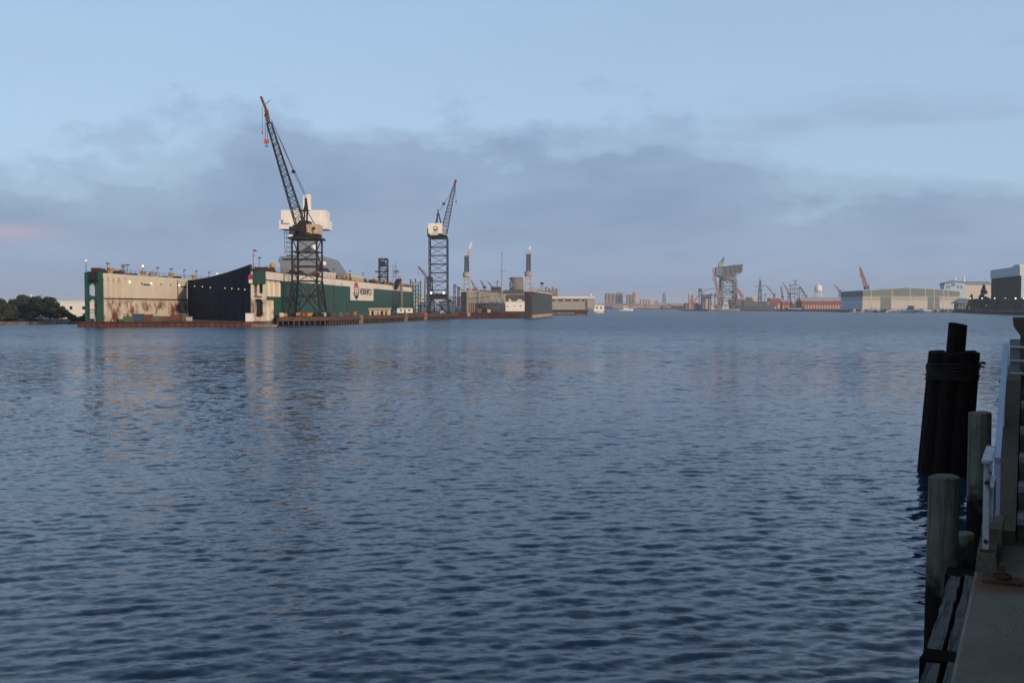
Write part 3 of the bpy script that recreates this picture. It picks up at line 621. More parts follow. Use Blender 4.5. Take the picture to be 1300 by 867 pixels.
for py, w in ((351.5, 1.8), (345, 1.4), (338, .7)): t.part('crossarm', MB().beam((x - w, Y, gz(py, Y)), (x + w, Y, gz(py, Y)), .22), GREY)
t.part('lookout', MB().box(x - .7, x + .7, Y - .5, Y + .5, gz(346, Y), gz(343, Y)), GREY)
g = MB().beam((x - 2, Y, RT + .1), (x - .3, Y, gz(345, Y)), .14).beam((x + 2, Y, RT + .1), (x + .2, Y, gz(345, Y)), .14).beam((x - 1, Y, gz(350, Y)), (x - 1.2, Y, gz(336, Y)), .2)
t.part('stay', g, GREY)
Y = 389.0
t = Thing('scaffold_tower', 'green scaffold tower at the far end of the dry dock', 'scaffold tower', (gx(528, Y), Y, 1.8))
g = MB(); rng = np.random.RandomState(5)
for px in (521.5, 524.5, 527.5, 531, 534): t.part('post', MB().beam((gx(px, Y), Y, 1.7), (gx(px, Y), Y, gz(352 + rng.rand() * 9, Y)), .42), GREEN)
for py in range(358, 398, 5): g.beam((gx(521, Y), Y, gz(py, Y)), (gx(534, Y), Y, gz(py + 1, Y)), .25); g.beam((gx(521 + py % 3, Y), Y + .5, gz(py, Y)), (gx(531, Y), Y + .5, gz(py + 5, Y)), .18)
t.part('crossbar', g, GREEN)
for px, py in ((524, 371), (530, 378), (526, 387)): t.part('platform', MB().box(gx(px - 2, Y), gx(px + 2.5, Y), Y - .8, Y + .8, gz(py, Y), gz(py - 1, Y)), BROWNGREY)
t.part('yellow_drum', MB().lathe((gx(526, Y), Y, gz(362, Y)), [(.6, 0), (.65, .6), (.4, 1.2)], 10), YELLOW)
# ---------------------------------------------------------------- pier
pr = Thing('timber_pier', 'long brown timber pier on piles in front of the green dock', 'pier', (PIER[1][0], PIER[1][1], 0))
back = [pxy(579, 352), pxy(556, 334), pxy(424, 238), (WX(240) + 3, 244), (WX(218) + .6, 218)]
pr.part('deck', MB().prism([(x, y, 1.45) for x, y in PIER + back], (0, 0, .42)), TIMBER)
pile0 = MB().tube((0, 0, -2), (0, 0, 1.5), .17, .15, 7).build('pile', TIMBER)
pile0.parent = pr.o; first = True
for (a, b), stp in zip(zip(PIER, PIER[1:]), (1.15, 1.9, 2.0)):
    a, b = Vector((*a, 0)), Vector((*b, 0)); n_ = int((b - a).length / stp); nn = Vector((-(b - a).y, (b - a).x, 0)).normalized()
    for k in range(n_):
        p = a.lerp(b, k / n_) + nn * .35
        o = pile0 if first else pile0.copy()
        if not first: scene.collection.objects.link(o); o.parent = pr.o
        first = False; o.location = p - pr.loc; o.scale = (1 + .3 * random.random(),) * 2 + (1,)
    pr.part('fascia_beam', MB().beam(a + Vector((0, 0, 1.25)) - nn * .03, b + Vector((0, 0, 1.25)) - nn * .03, .35, .5), TIMBER)
    if stp > 1.5: pr.part('sheet_wall', MB().prism([a + nn * .7 + Vector((0, 0, -1)), b + nn * .7 + Vector((0, 0, -1)), b + nn * .9 + Vector((0, 0, -1)), a + nn * .9 + Vector((0, 0, -1))], (0, 0, 2.3)), RUSTDARK)
for px in (458.5, 515.5, 540):
    u = (px - 420) / 140; Yp = 1 / ((1 - u) / 222 + u / 326); x = gx(px, Yp); pr.part('fender_pile', MB().box(x - .45, x + .45, Yp - .7, Yp + .1, -1, 2.1), TIMBERLT)
lg = MB().beam((WX(240) + .4, 240, 1.2), (PIER[0][0] + .5, 216, 1.2), .3)
# ---------------------------------------------------------------- portal cranes
def boom(t, foot, tip, w0, w1, d0, d1, n, m, frac=.86):
    """lattice boom in the vertical plane through foot and tip; returns point at the end of the lattice"""
    foot, tip = Vector(foot), Vector(tip); d = (tip - foot); side = d.cross(Vector((0, 0, 1))).normalized(); nrm = side.cross(d).normalized(); e = foot + d * frac
    c0 = [foot + side * w0 * sx + nrm * d0 * sn for sx, sn in ((-1, -1), (1, -1), (1, 1), (-1, 1))]; c1 = [e + side * w1 * sx + nrm * d1 * sn for sx, sn in ((-1, -1), (1, -1), (1, 1), (-1, 1))]
    bo = MB()
    for k in range(4): bo.beam(c0[k], c1[k], .2)
    bp = t.part('boom', bo, m); g = MB(); lattice(g, c0, c1, n, .1); t.part('boom_bracing', g, m, bp); return e, nrm, bp
def portal_crane(name, label, cx, cy, z0, hw, hd, bw_, bd_, zk, zt_, nlev, m, Yc):
    t = Thing(name, label, 'crane', (cx, cy, z0)); B_, K_, T_ = corners(cx, cy, bw_, bd_, z0), corners(cx, cy, hw, hd, zk), corners(cx, cy, hw, hd, zt_)
    for k in range(4):
        lg_ = MB().beam(B_[k], K_[k], .44).beam(K_[k], T_[k], .36); t.part('leg', lg_, m); t.part('bogie', MB().box(B_[k][0] - .55, B_[k][0] + .55, B_[k][1] - 1.1, B_[k][1] + 1.1, z0, z0 + .8), BLACK)
    for (b, tt, n_, w_) in ((K_, T_, nlev, .17),):
        for k in range(4):
            g = MB()
            for j in range(n_ + 1):
                p, q = Vector(b[k]).lerp(Vector(tt[k]), j / n_), Vector(b[(k + 1) % 4]).lerp(Vector(tt[(k + 1) % 4]), j / n_); g.beam(p, q, w_ * 1.35)
                if j < n_:
                    p2, q2 = Vector(b[k]).lerp(Vector(tt[k]), (j + 1) / n_), Vector(b[(k + 1) % 4]).lerp(Vector(tt[(k + 1) % 4]), (j + 1) / n_)
                    if (j + k) % 2: g.beam(p, q2, w_)
                    else: g.beam(q, p2, w_)
            t.part('bracing', g, m)
    g = MB(); mid = [Vector(B_[k]).lerp(Vector(K_[k]), .58) for k in range(4)]
    for k in range(4):
        g.beam(mid[k], mid[(k + 1) % 4], .3); mt = (Vector(mid[k]) + Vector(mid[(k + 1) % 4])) / 2
        g.beam(B_[k], mt, .2); g.beam(B_[(k + 1) % 4], mt, .2); g.beam(mt, K_[k], .2); g.beam(mt, K_[(k + 1) % 4], .2)
    t.part('portal_bracing', g, m); return t
CY1 = 226.0; c1x = gx(390.5, CY1); S1 = lambda px, py, dy=0: at(px, py, CY1 + dy)
zt1 = gz(302, CY1)
cr = portal_crane('portal_crane', 'tall black portal crane with raised lattice boom and orange hook before the green dock', c1x, CY1, 1.87, 2.75, 3.1, 3.7, 3.9, gz(357, CY1), zt1, 3, BLACK, CY1)
tp = MB(); tp.lathe((c1x, CY1, zt1), [(3.2, 0), (3.4, .3), (3.0, .9), (2.6, 1.3)], 16); tp.box(c1x - 3.5, c1x + 3.5, CY1 - 3.7, CY1 + 3.7, zt1 - .5, zt1 - .05); cr.part('turntable', tp, BLACK)
cr.part('machine_house', MB().box(gx(375, CY1), gx(396, CY1), CY1 - 2.4, CY1 + 2.4, zt1 + 1.31, gz(287, CY1)).prism([(gx(380, CY1), CY1 - 2.2, gz(287, CY1)), (gx(396, CY1), CY1 - 2.2, gz(287, CY1)), (gx(394, CY1), CY1 - 2.2, gz(281, CY1)), (gx(383, CY1), CY1 - 2.2, gz(281, CY1))], (0, 4.4, 0)), BLACK)
ch = cr.part('counterweight_house', MB().box(gx(392.5, CY1), gx(407.5, CY1), CY1 - 2.75, CY1 + 2.6, gz(298, CY1), gz(286, CY1)), mat('rusted_cream_paint', (.5, .4, .27), .7, .15, .6, rust=.6), label='rust stained cream counterweight house')
cr.part('window', MB().box(gx(400, CY1), gx(404, CY1), CY1 - 2.8, CY1 - 2.7, gz(293, CY1), gz(289.5, CY1)), DARKWIN, ch)
cabn = cr.part('cab', MB().box(gx(371, CY1), gx(377.5, CY1), CY1 - 2.7, CY1 - .8, gz(299, CY1), gz(289, CY1)), BLUESTEEL); cr.part('window', MB().box(gx(371.5, CY1), gx(377, CY1), CY1 - 2.76, CY1 - 2.68, gz(294, CY1), gz(290, CY1)), DARKWIN, cabn)
cr.part('white_board', MB().box(gx(371, CY1), gx(376, CY1), CY1 - 3.0, CY1 - 2.8, gz(302, CY1), gz(299, CY1)), WRAP)
foot, tip = S1(382.5, 290), S1(331.2, 123)
e, nrm, bp = boom(cr, foot, tip, 1.0, .45, 1.0, .5, 20, BLACK, .80)
cr.part('boom_head', MB().beam(e - nrm * .1, S1(338, 140), .75, .8).beam(S1(338, 140), tip, .45, .5).beam(S1(336, 134), S1(343, 127), .12), mat('weathered_orange_black', (.11, .055, .042), .7, .6, .9), bp, label='rusty orange boom head')
ap = S1(388, 252)
fr2 = MB().beam(S1(386, 284, -1), ap, .3).beam(S1(386, 284, 1), ap, .3).beam(S1(381, 283, 0), S1(386.5, 263), .2).beam(ap, S1(390, 268), .5).beam(S1(390, 268), S1(389.5, 284), .35); cr.part('a_frame', fr2, BLACK)
cr.part('back_stay', MB().beam(S1(390, 268, -1), S1(401, 288, -1), .18).beam(S1(390, 268, 1), S1(401, 288, 1), .18), BLACK)
cr.part('walkway', MB().box(gx(382, CY1), gx(393, CY1), CY1 - 1, CY1 + 1, gz(268, CY1), gz(267, CY1)), BLACK)
pu = S1(372.5, 218); rp = MB().tube(ap, pu, .06, n=5).tube(ap + Vector((.3, 0, .1)), pu + Vector((.3, 0, .1)), .06, n=5).tube(pu, S1(344.5, 152), .06, n=5).tube(pu + Vector((.2, .3, 0)), S1(346, 156), .06, n=5); cr.part('topping_rope', rp, BLACK)
cr.part('pulley_block', MB().box(pu.x - .35, pu.x + .35, pu.y - .3, pu.y + .3, pu.z - .35, pu.z + .3), BLACK)
hp = S1(338.2, 150); hb = S1(338.2, 180)
cr.part('hoist_rope', MB().tube(hp + Vector((-.25, 0, 0)), hb + Vector((-.25, 0, 0)), .05, n=5).tube(hp + Vector((.25, 0, 0)), hb + Vector((.25, 0, 0)), .05, n=5).tube(S1(333.2, 135), S1(333, 167), .04, n=5), BLACK)
hk = cr.part('hook_block', MB().box(hb.x - .5, hb.x + .5, hb.y - .35, hb.y + .35, hb.z - .35, hb.z + .45), mat('hook_orange', (.55, .1, .05), .6, .1))
hc = [hb + Vector((.28 * math.sin(a), 0, -.95 - .28 * math.cos(a))) for a in [R(x) for x in range(160, -130, -30)]]; cr.part('hook', MB().beam(hb + Vector((0, 0, -.35)), hb + Vector((0, 0, -.7)), .14).line(hc, .14), BLACK, hk)
cr.part('sheave', MB().tube(S1(338.3, 147, -.4), S1(338.3, 147, .4), .5, n=12), BLACK, bp)
h2_ = S1(333, 168); cr.part('whip_hook', MB().box(h2_.x - .15, h2_.x + .15, h2_.y - .15, h2_.y + .15, h2_.z - .5, h2_.z + .3), ORANGE)
CY2 = 338.0; c2x = gx(557, CY2); S2 = lambda px, py, dy=0: at(px, py, CY2 + dy); zt2 = gz(303, CY2)
cr = portal_crane('portal_crane', 'blue black lattice tower crane with white house and round emblem on the quay', c2x, CY2, 1.8, 3.0, 3.2, 3.5, 3.9, gz(379, CY2), zt2, 7, BLUESTEEL, CY2)
cr.part('portal_house', MB().box(c2x - 3.1, c2x + 3.1, CY2 - 2.8, CY2 + 2.8, gz(380, CY2), gz(373, CY2)), BLACK)
cr.part('turntable', MB().lathe((c2x, CY2, zt2), [(3.2, 0), (3.0, .4), (2.4, .8), (2.2, 1.2)], 16), BLACK)
hs = cr.part('machine_house', MB().box(gx(545, CY2), gx(562.3, CY2), CY2 - 3.2, CY2 + 3.2, gz(297.5, CY2), gz(284.5, CY2)), WRAP, label='white machine house with round emblem')
cr.part('house_skirt', MB().box(gx(546.5, CY2), gx(557, CY2), CY2 - 3.0, CY2 + 3.0, gz(299.5, CY2), gz(297.6, CY2)), CREAM, hs)
cr.part('walkway', MB().box(gx(543.5, CY2), gx(568, CY2), CY2 - 3.6, CY2 + 3.6, gz(300.8, CY2), gz(299.6, CY2)), BLACK); cr.part('cab', MB().box(gx(562.6, CY2), gx(567, CY2), CY2 - 2.4, CY2, gz(299, CY2), gz(292, CY2)), GREY)
cr.part('rail_box', MB().box(gx(543.6, CY2), gx(544.9, CY2), CY2 - 3, CY2 + 2, gz(299.5, CY2), gz(291, CY2)), BLACK)
ec = S2(553, 290.3, -3.22); EMO = mat('emblem_orange', (.6, .25, .03), .5, 0); EMB_ = mat('emblem_teal', (.02, .08, .1), .5, 0)
def ringpart(a0, a1, r0, r1, m, name):
    mb = MB(); n = 9
    for k in range(n):
        a, b = a0 + (a1 - a0) * k / n, a0 + (a1 - a0) * (k + 1) / n
        mb.prism([(ec.x + r * math.cos(R(q)), ec.y, ec.z + r * math.sin(R(q))) for r, q in ((r0, a), (r1, a), (r1, b), (r0, b))], (0, -.04, 0))
    cr.part(name, mb, m, hs)
ringpart(-5, 185, .45, .85, EMO, 'emblem_sun'); ringpart(190, 350, .3, .85, EMB_, 'emblem_wave'); cr.part('emblem_caption', MB().box(ec.x - .9, ec.x + .9, ec.y - .04, ec.y, ec.z - 1.35, ec.z - 1.15), EMB_, hs)
e, nrm, bp = boom(cr, S2(563.5, 296), S2(578.3, 229), 1.0, .4, 1.05, .45, 13, BLUESTEEL, .86)
cr.part('boom_head', MB().beam(e, S2(578.6, 228.5), .75, .7), mat('weathered_orange_black', (.2, .08, .05)), bp)
ap = S2(556.3, 270)
cr.part('a_frame', MB().beam(S2(553, 284, -1), ap, .3).beam(S2(560, 284, 1), ap, .3).beam(S2(555, 284), S2(556, 266), .3).beam(S2(554, 273), S2(558.5, 273), .35), BLUESTEEL)
pu = S2(563.5, 259); cr.part('topping_rope', MB().tube(ap, pu, .07, n=5).tube(pu, S2(575.5, 240), .06, n=5), BLACK); cr.part('pulley_block', MB().box(pu.x - .45, pu.x + .45, pu.y - .3, pu.y + .3, pu.z - .35, pu.z + .35), BLACK)
hb = S2(579, 256); cr.part('hoist_rope', MB().tube(S2(578, 236), hb, .06, n=5), BLACK); cr.part('hook_block', MB().box(hb.x - .3, hb.x + .3, hb.y - .3, hb.y + .3, hb.z - .6, hb.z + .3), ORANGE)
for px in (547.3, 563.3):
    p = S2(px, 372, -3.4); fl = cr.part('floodlight_bracket', MB().beam(p + Vector((0, 0, -.3)), p + Vector((0, .6, -.1)), .15), BLACK); cr.part('lamp', MB().sphere(p + Vector((0, -.2, 0)), .3, 8), GLOWW, fl)
# ---------------------------------------------------------------- things on the pontoon, the pier and the quay
def bx(px0, px1, py0, py1, Y, d): return MB().box(gx(px0, Y), gx(px1, Y), Y, Y + d, gz(py1, Y), gz(py0, Y))
def container(label, px0, px1, h, m, Y, z0=1.0, d=2.4):
    x0, x1 = gx(px0, Y), gx(px1, Y); t = Thing('container', label, 'container', ((x0 + x1) / 2, Y, z0), 'containers on the dock deck')
    t.part('body', MB().box(x0, x1, Y, Y + d, z0 + .02, z0 + h), m); g = MB(); n_ = max(3, int((x1 - x0) / .5))
    for k in range(n_): xx = x0 + (k + .3) / n_ * (x1 - x0); g.box(xx, xx + .12, Y - .06, Y - .005, z0 + .12, z0 + h - .12)
    t.part('side_rib', g, m); t.part('roof_rail', MB().box(x0 - .03, x1 + .03, Y - .08, Y + d + .03, z0 + h, z0 + h + .1), m)
CG = mat('container_green', (.07, .15, .06), .7, .15, .8, rust=.3); CBL = mat('container_blue', (.05, .075, .14), .7, .2, .8, rust=.3); CBR = mat('container_brown', (.14, .065, .045), .8, .2, .8, rust=.4); CGR = mat('container_grey', (.12, .12, .115), .8, .2, .8, rust=.4); CWH = mat('container_white', (.5, .48, .44), .7, .1, .8, rust=.3)
for lab, a, b, h, m, Y in (('dull green skip at the foot of the white dock wall', 156, 165, .95, CG, 207), ('blue container at the foot of the rusted white wall', 168, 178, 1.5, CBL, 209), ('brown container right of the blue one on the pontoon', 180, 189, 1.35, CBR, 211),
                           ('grey crate behind the brown container on the pontoon', 191.5, 201, 1.0, CGR, 213.5), ('brown steel box near the middle of the pontoon', 203.5, 213, .9, CBR, 216), ('rust red bin left of the curtain foot', 216, 226.5, 1.3, CBR, 220),
                           ('dark grey box against the edge of the black curtain', 227, 235, 1.5, CGR, 228), ('small white box at the foot of the curtain edge', 236, 239.5, .8, CWH, 214)): container(lab, a, b, h, m, Y)
# work boat and white hut by the near end of the right wing
Y = 208; t = Thing('work_hut', 'small white hut at the foot of the right dock wing', 'hut', (gx(315.5, Y), Y, 1.0)); t.part('wall', MB().box(gx(311.5, Y), gx(319, Y), Y, Y + 2, 1.02, gz(398, Y)), WRAP); t.part('roof', MB().box(gx(311, Y), gx(319.5, Y), Y - .1, Y + 2.1, gz(398, Y), gz(397.3, Y)), GREY)
def boat_hull(x0, x1, y, beam, z0, z1, bow=1, sheer=.25):
    """hull along x; bow at the x1 end when bow = 1"""
    rings = []
    for u, b, s in ((0, .8, .0), (.25, 1, 0), (.6, .95, .1), (.85, .6, .5), (1, .06, 1)):
        x = x0 + (x1 - x0) * u if bow > 0 else x1 - (x1 - x0) * u; zt = z1 + sheer * s; hb = beam / 2 * b; rings.append([(x, y - hb * .6, z0), (x, y + hb * .6, z0), (x, y + hb, zt), (x, y - hb, zt)])
    return MB().loft(rings)
Y = 203.5; t = Thing('work_boat', 'low grey work boat moored before the right dock wing', 'boat', (gx(327, Y), Y, 0)); t.part('hull', boat_hull(gx(308, Y), gx(350, Y), Y, 2.2, -.3, .45, -1), GREY)
t.part('wheelhouse', MB().box(gx(338, Y), gx(343, Y), Y - .6, Y + .6, .4, 1.2), CGR); t.part('gunwale', MB().beam((gx(312, Y), Y - 1.1, .52), (gx(348, Y), Y - 1.0, .5), .12), TIMBERLT)
# boxes, drums and gear along the pier
rng = np.random.RandomState(8); PM = [YELLOW, RED, CBL, CWH, CBR, CGR, ORANGE, CG]; PN = ['yellow', 'red', 'dark blue', 'white', 'brown', 'grey', 'orange', 'green']
def front(px):
    if px < 420: u = (px - 353) / 67; return 1 / ((1 - u) / 215 + u / 222)
    u = (px - 420) / 140; return 1 / ((1 - u) / 222 + u / 326)
GEAR = [(357, 3, .8, 3, 'drum'), (362, 4, .6, 0, 'crate'), (378, 5, .9, 0, 'winch'), (386, 4, .7, 1, 'crate'), (394, 6, .7, 0, 'pallet'), (399, 3, 1.0, 7, 'drum'), (411, 5, .7, 3, 'crate'), (424, 4, .8, 4, 'crate'), (432, 3, .6, 5, 'drum'), (441, 5, .7, 4, 'pallet'), (451, 3, .9, 6, 'crate'), (462, 3, .7, 2, 'drum')]
for px, w, h_, c, kd in GEAR:
    Y = front(px) + 2.4 + .04 * (px - 350); x = gx(px, Y); wm = w / F * Y
    t = Thing(kd, f'{PN[c]} {kd} on the pier, {"left of" if px < 380 else "under" if px < 405 else "right of"} the black crane' + {424: ', nearest to its legs', 411: ' foot', 451: ' next to the cream shed', 394: ' middle'}.get(px, ''), kd, (x, Y, 1.87), 'gear on the pier')
    if kd == 'drum':
        for s in (-.35, .35): t.part('barrel', MB().lathe((x + s * wm, Y, 1.88), [(.28, 0), (.3, .3), (.28, .35), (.3, .7), (.27, .9)], 10), PM[c])
    elif kd == 'winch':
        t.part('frame', MB().box(x - wm / 2, x + wm / 2, Y - .5, Y + .5, 1.88, 2.05), BLACK); t.part('drum', MB().tube((x - wm * .35, Y, 2.4), (x + wm * .35, Y, 2.4), .35, n=12), PM[c]); t.part('housing', MB().box(x + wm * .36, x + wm / 2, Y - .4, Y + .4, 2.05, 2.9), PM[c])
    else:
        t.part('body', MB().box(x - wm / 2, x + wm / 2, Y - .5, Y + .5, 2.0, 1.95 + h_), PM[c]); t.part('skid', MB().box(x - wm / 2 - .04, x - wm / 4, Y - .52, Y + .52, 1.87, 1.99).box(x + wm / 4, x + wm / 2 + .04, Y - .52, Y + .52, 1.87, 1.99), TIMBER)
        t.part('lid', MB().box(x - wm / 2 - .05, x + wm / 2 + .05, Y - .55, Y + .55, 1.955 + h_, 2.03 + h_), PM[c])
# cream shed on the pier
Y = 272; x0, x1 = gx(468.5, Y), gx(494, Y); zt = gz(392.3, Y)
t = Thing('pier_shed', 'low cream shed with open front on the pier', 'shed', ((x0 + x1) / 2, Y, 1.8)); t.part('wall', MB().box(x0, x1, Y + .6, Y + 3.4, 1.8, zt - .1), mat('shed_cream', (.56, .45, .27), .7, .1))
t.part('roof', MB().prism([(x0 - .3, Y - .2, zt - .12), (x1 + .3, Y - .2, zt - .12), (x1 + .3, Y + 3.6, zt + .15), (x0 - .3, Y + 3.6, zt + .15)], (0, 0, .14)), CREAM)
for a, b, m in ((471.5, 474, BLACK), (477, 480.5, CWH), (483, 486, BLACK), (488.5, 491.5, CG)): t.part('door', MB().box(gx(a, Y), gx(b, Y), Y + .5, Y + .62, 1.85, zt - .6), m)
for px in (469.5, 475.5, 481.8, 487.5, 493): t.part('post', MB().box(gx(px, Y) - .06, gx(px, Y) + .06, Y, Y + .12, 1.8, zt - .12), CREAM)
def vehicle(label, cat, px0, px1, py0, Y, m, z0=1.8, cabin=(.25, .8)):
    x0, x1 = gx(px0, Y), gx(px1, Y); L = x1 - x0; h = gz(py0, Y) - z0; t = Thing('parked_' + cat, label, cat, ((x0 + x1) / 2, Y, z0), 'vehicles on the quay')
    r = min(.33, h * .24); b = MB().prism([(x0, Y, z0 + r * .7), (x1, Y, z0 + r * .7), (x1, Y, z0 + h * .55), (x0 + L * cabin[1] + L * .08, Y, z0 + h * .6), (x0 + L * cabin[1] - L * .06, Y, z0 + h), (x0 + L * cabin[0] + L * .05, Y, z0 + h), (x0 + L * cabin[0] - L * .08, Y, z0 + h * .6), (x0, Y, z0 + h * .55)], (0, 1.7, 0)); bd = t.part('body', b, m)
    t.part('window', MB().box(x0 + L * (cabin[0] + .06), x0 + L * (cabin[1] - .07), Y - .02, Y + .3, z0 + h * .64, z0 + h * .92), DARKWIN, bd)
    for u in (.2, .8):
        for yy in (Y - .02, Y + 1.5): t.part('wheel', MB().tube((x0 + L * u, yy, z0 + r), (x0 + L * u, yy + .22, z0 + r), r, n=10), BLACK)
def trailer(label, px0, px1, py0, Y, m, cat='trailer'):
    x0, x1 = gx(px0, Y), gx(px1, Y); z1 = gz(py0, Y); t = Thing(cat, label, cat, ((x0 + x1) / 2, Y, 1.8)); t.part('body', MB().box(x0, x1, Y, Y + 2.5, 2.3, z1), m); t.part('roof', MB().prism([(x0 - .1, Y - .1, z1), (x1 + .1, Y - .1, z1), (x1 - .3, Y + 1.2, z1 + .22), (x0 + .3, Y + 1.2, z1 + .22)], (0, 1.3, 0)), m)
    for u in (.2, .75): t.part('window', MB().box(x0 + (x1 - x0) * u, x0 + (x1 - x0) * (u + .13), Y - .05, Y + .05, 2.3 + (z1 - 2.3) * .45, 2.3 + (z1 - 2.3) * .8), DARKWIN)
    t.part('door', MB().box(x0 + (x1 - x0) * .48, x0 + (x1 - x0) * .58, Y - .06, Y + .05, 2.3, 2.3 + (z1 - 2.3) * .8), CGR)
    for u in (.15, .85): t.part('wheel', MB().tube((x0 + (x1 - x0) * u, Y + .1, 2.05), (x0 + (x1 - x0) * u, Y + .4, 2.05), .26, n=10), BLACK)
    t.part('underframe', MB().box(x0 + .1, x1 - .1, Y + .4, Y + 2.2, 2.0, 2.29), BLACK)
vehicle('dark blue truck parked between the cream shed and the white trailer', 'truck', 495, 503.5, 392.5, 282, CBL, cabin=(.1, .62))
trailer('white office trailer on the quay right of the cream shed', 504, 523, 392, 290, WRAP)
vehicle('small red car at the corner of the white trailer', 'car', 524, 529, 395.8, 292, RED); vehicle('bright red car parked left of the blue crane legs', 'car', 534.5, 542.5, 395.9, 322, mat('bright_red', (.5, .02, .03), .4, .05))
vehicle('white van parked under the blue black crane', 'van', 556, 563, 394.5, 346, WRAP, cabin=(.05, .8)); vehicle('grey car right of the blue black crane', 'car', 574, 580, 396, 352, CGR)
# white and grey yard buildings
flat_building('yard_building', 'white two storey yard building left of the blue black crane', 'building', 531, 546, 384.5, 400, 14, WRAP, 1.8, [(533, 535, 387, 390), (538, 540, 387, 390), (541.5, 545, 387, 396)])
flat_building('yard_building', 'wide pale grey yard building behind the white one', 'building', 527, 549, 375.5, 470, 20, mat('pale_wall', (.5, .5, .52), .7, .06), 1.8, [(530, 532, 379, 381), (536, 538, 379, 381)])
flat_building('yard_shed', 'white shed seen through the legs of the blue black crane', 'shed', 557, 574, 383.5, 410, 14, WRAP, 1.8, [(560, 562.5, 389, 396)])
flat_building('yard_shed', 'long grey shed behind the blue black crane', 'shed', 566, 592, 377, 520, 20, mat('blue_grey_wall', (.24, .27, .31), .7, .1), 1.8, [(570, 573, 380, 383)])
def tent(label, px0, px1, py, Y, m=WRAP):
    x0, x1, z1 = gx(px0, Y), gx(px1, Y), gz(py, Y); pts = [((x0 + x1) / 2 - (x1 - x0) / 2 * math.cos(math.pi * k / 10), Y, 1.8 + (z1 - 1.8) * math.sin(math.pi * k / 10) ** .6) for k in range(11)]
    t = Thing('storage_tent', label, 'tent', ((x0 + x1) / 2, Y, 1.8), 'white tents in the yard'); t.part('cover', MB().prism(pts, (0, 12, 0)), m); t.part('door', MB().box(x0 + (x1 - x0) * .4, x0 + (x1 - x0) * .6, Y - .05, Y + .05, 1.8, 1.8 + (z1 - 1.8) * .55), GREY)
tent('rounded white tent at the left of the smaller dock', 573, 586, 389, 385)
flat_building('yard_building', 'white gabled building seen between the wings of the smaller dock', 'building', 641, 668, 383, 530, 16, WRAP, 1.8, [(644, 645.2, 388, 389.5), (652, 653.2, 388, 389.5), (660, 661.2, 388, 389.5)])
tent('white tent left in the gap of the smaller dock', 637, 652, 379, 552); tent('white tent right in the gap of the smaller dock', 653, 666, 380, 556)
# little cranes and posts in the yard
def jib_crane(label, pxb, pyb, pxf, pyf, pxt, pyt, Y, m, wb=1.6, cat='crane', bw_=.7, z0=None, m2=None, hook=True, group='small far cranes'):
    b, f_, tip = at(pxb, pyb, Y), at(pxf, pyf, Y), at(pxt, pyt, Y); z0 = b.z if z0 is None else z0; t = Thing('jib_crane', label, cat, (b.x, Y, z0), group)
    g = MB(); lattice(g, corners(b.x, Y, wb, wb, z0), corners(f_.x, Y, wb * .6, wb * .6, f_.z), max(2, int((f_.z - z0) / (wb * 2.2))), wb * .13)
    for p, q in zip(corners(b.x, Y, wb, wb, z0), corners(f_.x, Y, wb * .6, wb * .6, f_.z)): g.beam(p, q, wb * .24)
    t.part('tower', g, m2 or m); t.part('cab', MB().box(f_.x - wb * .9, f_.x + wb * .9, Y - wb, Y + wb, f_.z, f_.z + wb * 1.2), m2 or m)
    d = (tip - f_); bo = MB(); sd = Vector((0, bw_, 0)); up = d.cross(Vector((0, 1, 0))).normalized() * bw_ * .9
    for s1 in (-1, 1):
        for s2 in (-1, 1): bo.beam(f_ + sd * s1 * .6 + up * s2, tip + sd * s1 * .25 + up * s2 * .35, bw_ * .5)
    n_ = 9
    for k in range(n_):
        p, q = f_ + d * (k / n_), f_ + d * ((k + 1) / n_); w1, w2 = 1 - .65 * k / n_, 1 - .65 * (k + 1) / n_; bo.beam(p - up * w1, q + up * w2, bw_ * .3); bo.beam(p + up * w1, q - up * w2, bw_ * .3)
    t.part('boom', bo, m); ap = f_ + Vector((-math.copysign(wb * .8, d.x), 0, d.length * .22)); t.part('stay', MB().beam(ap, tip, bw_ * .18).beam(ap, f_ + Vector((-math.copysign(wb, d.x), 0, wb)), bw_ * .35), m2 or m)
    if hook: t.part('hook_line', MB().beam(tip, tip - Vector((0, 0, d.length * .35)), bw_ * .15).box(tip.x - bw_ * .4, tip.x + bw_ * .4, Y - bw_ * .4, Y + bw_ * .4, tip.z - d.length * .4, tip.z - d.length * .34), m)
jib_crane('small crane with dark red boom leaning left beside the blue black crane', 548, 397, 546, 357, 531, 338.5, 440, mat('dark_red_boom', (.16, .05, .045)), 1.4, bw_=.55, m2=BLUESTEEL)
for i, (px, py, w, lab) in enumerate(((541, 353, 5, 'first dark derrick left of the blue black crane'), (577, 361, 3, 'derrick post right of the blue black crane'), (582, 364, 3, 'short derrick beside the smaller dock'))):
    Y = 455; x = gx(px, Y); t = lattice_mast('derrick', lab, 'derrick', x, Y, 1.8, gz(py, Y), w * .16, w * .1, 5, BLUESTEEL, .28, .13, 'derricks in the yard'); t.part('jib', MB().beam((x, Y, gz(py, Y)), (x + 2.2, Y, gz(py + 6, Y)), .35).beam((x + 2.2, Y, gz(py + 6, Y)), (x + 2.2, Y, gz(py + 22, Y)), .3), BLUESTEEL)
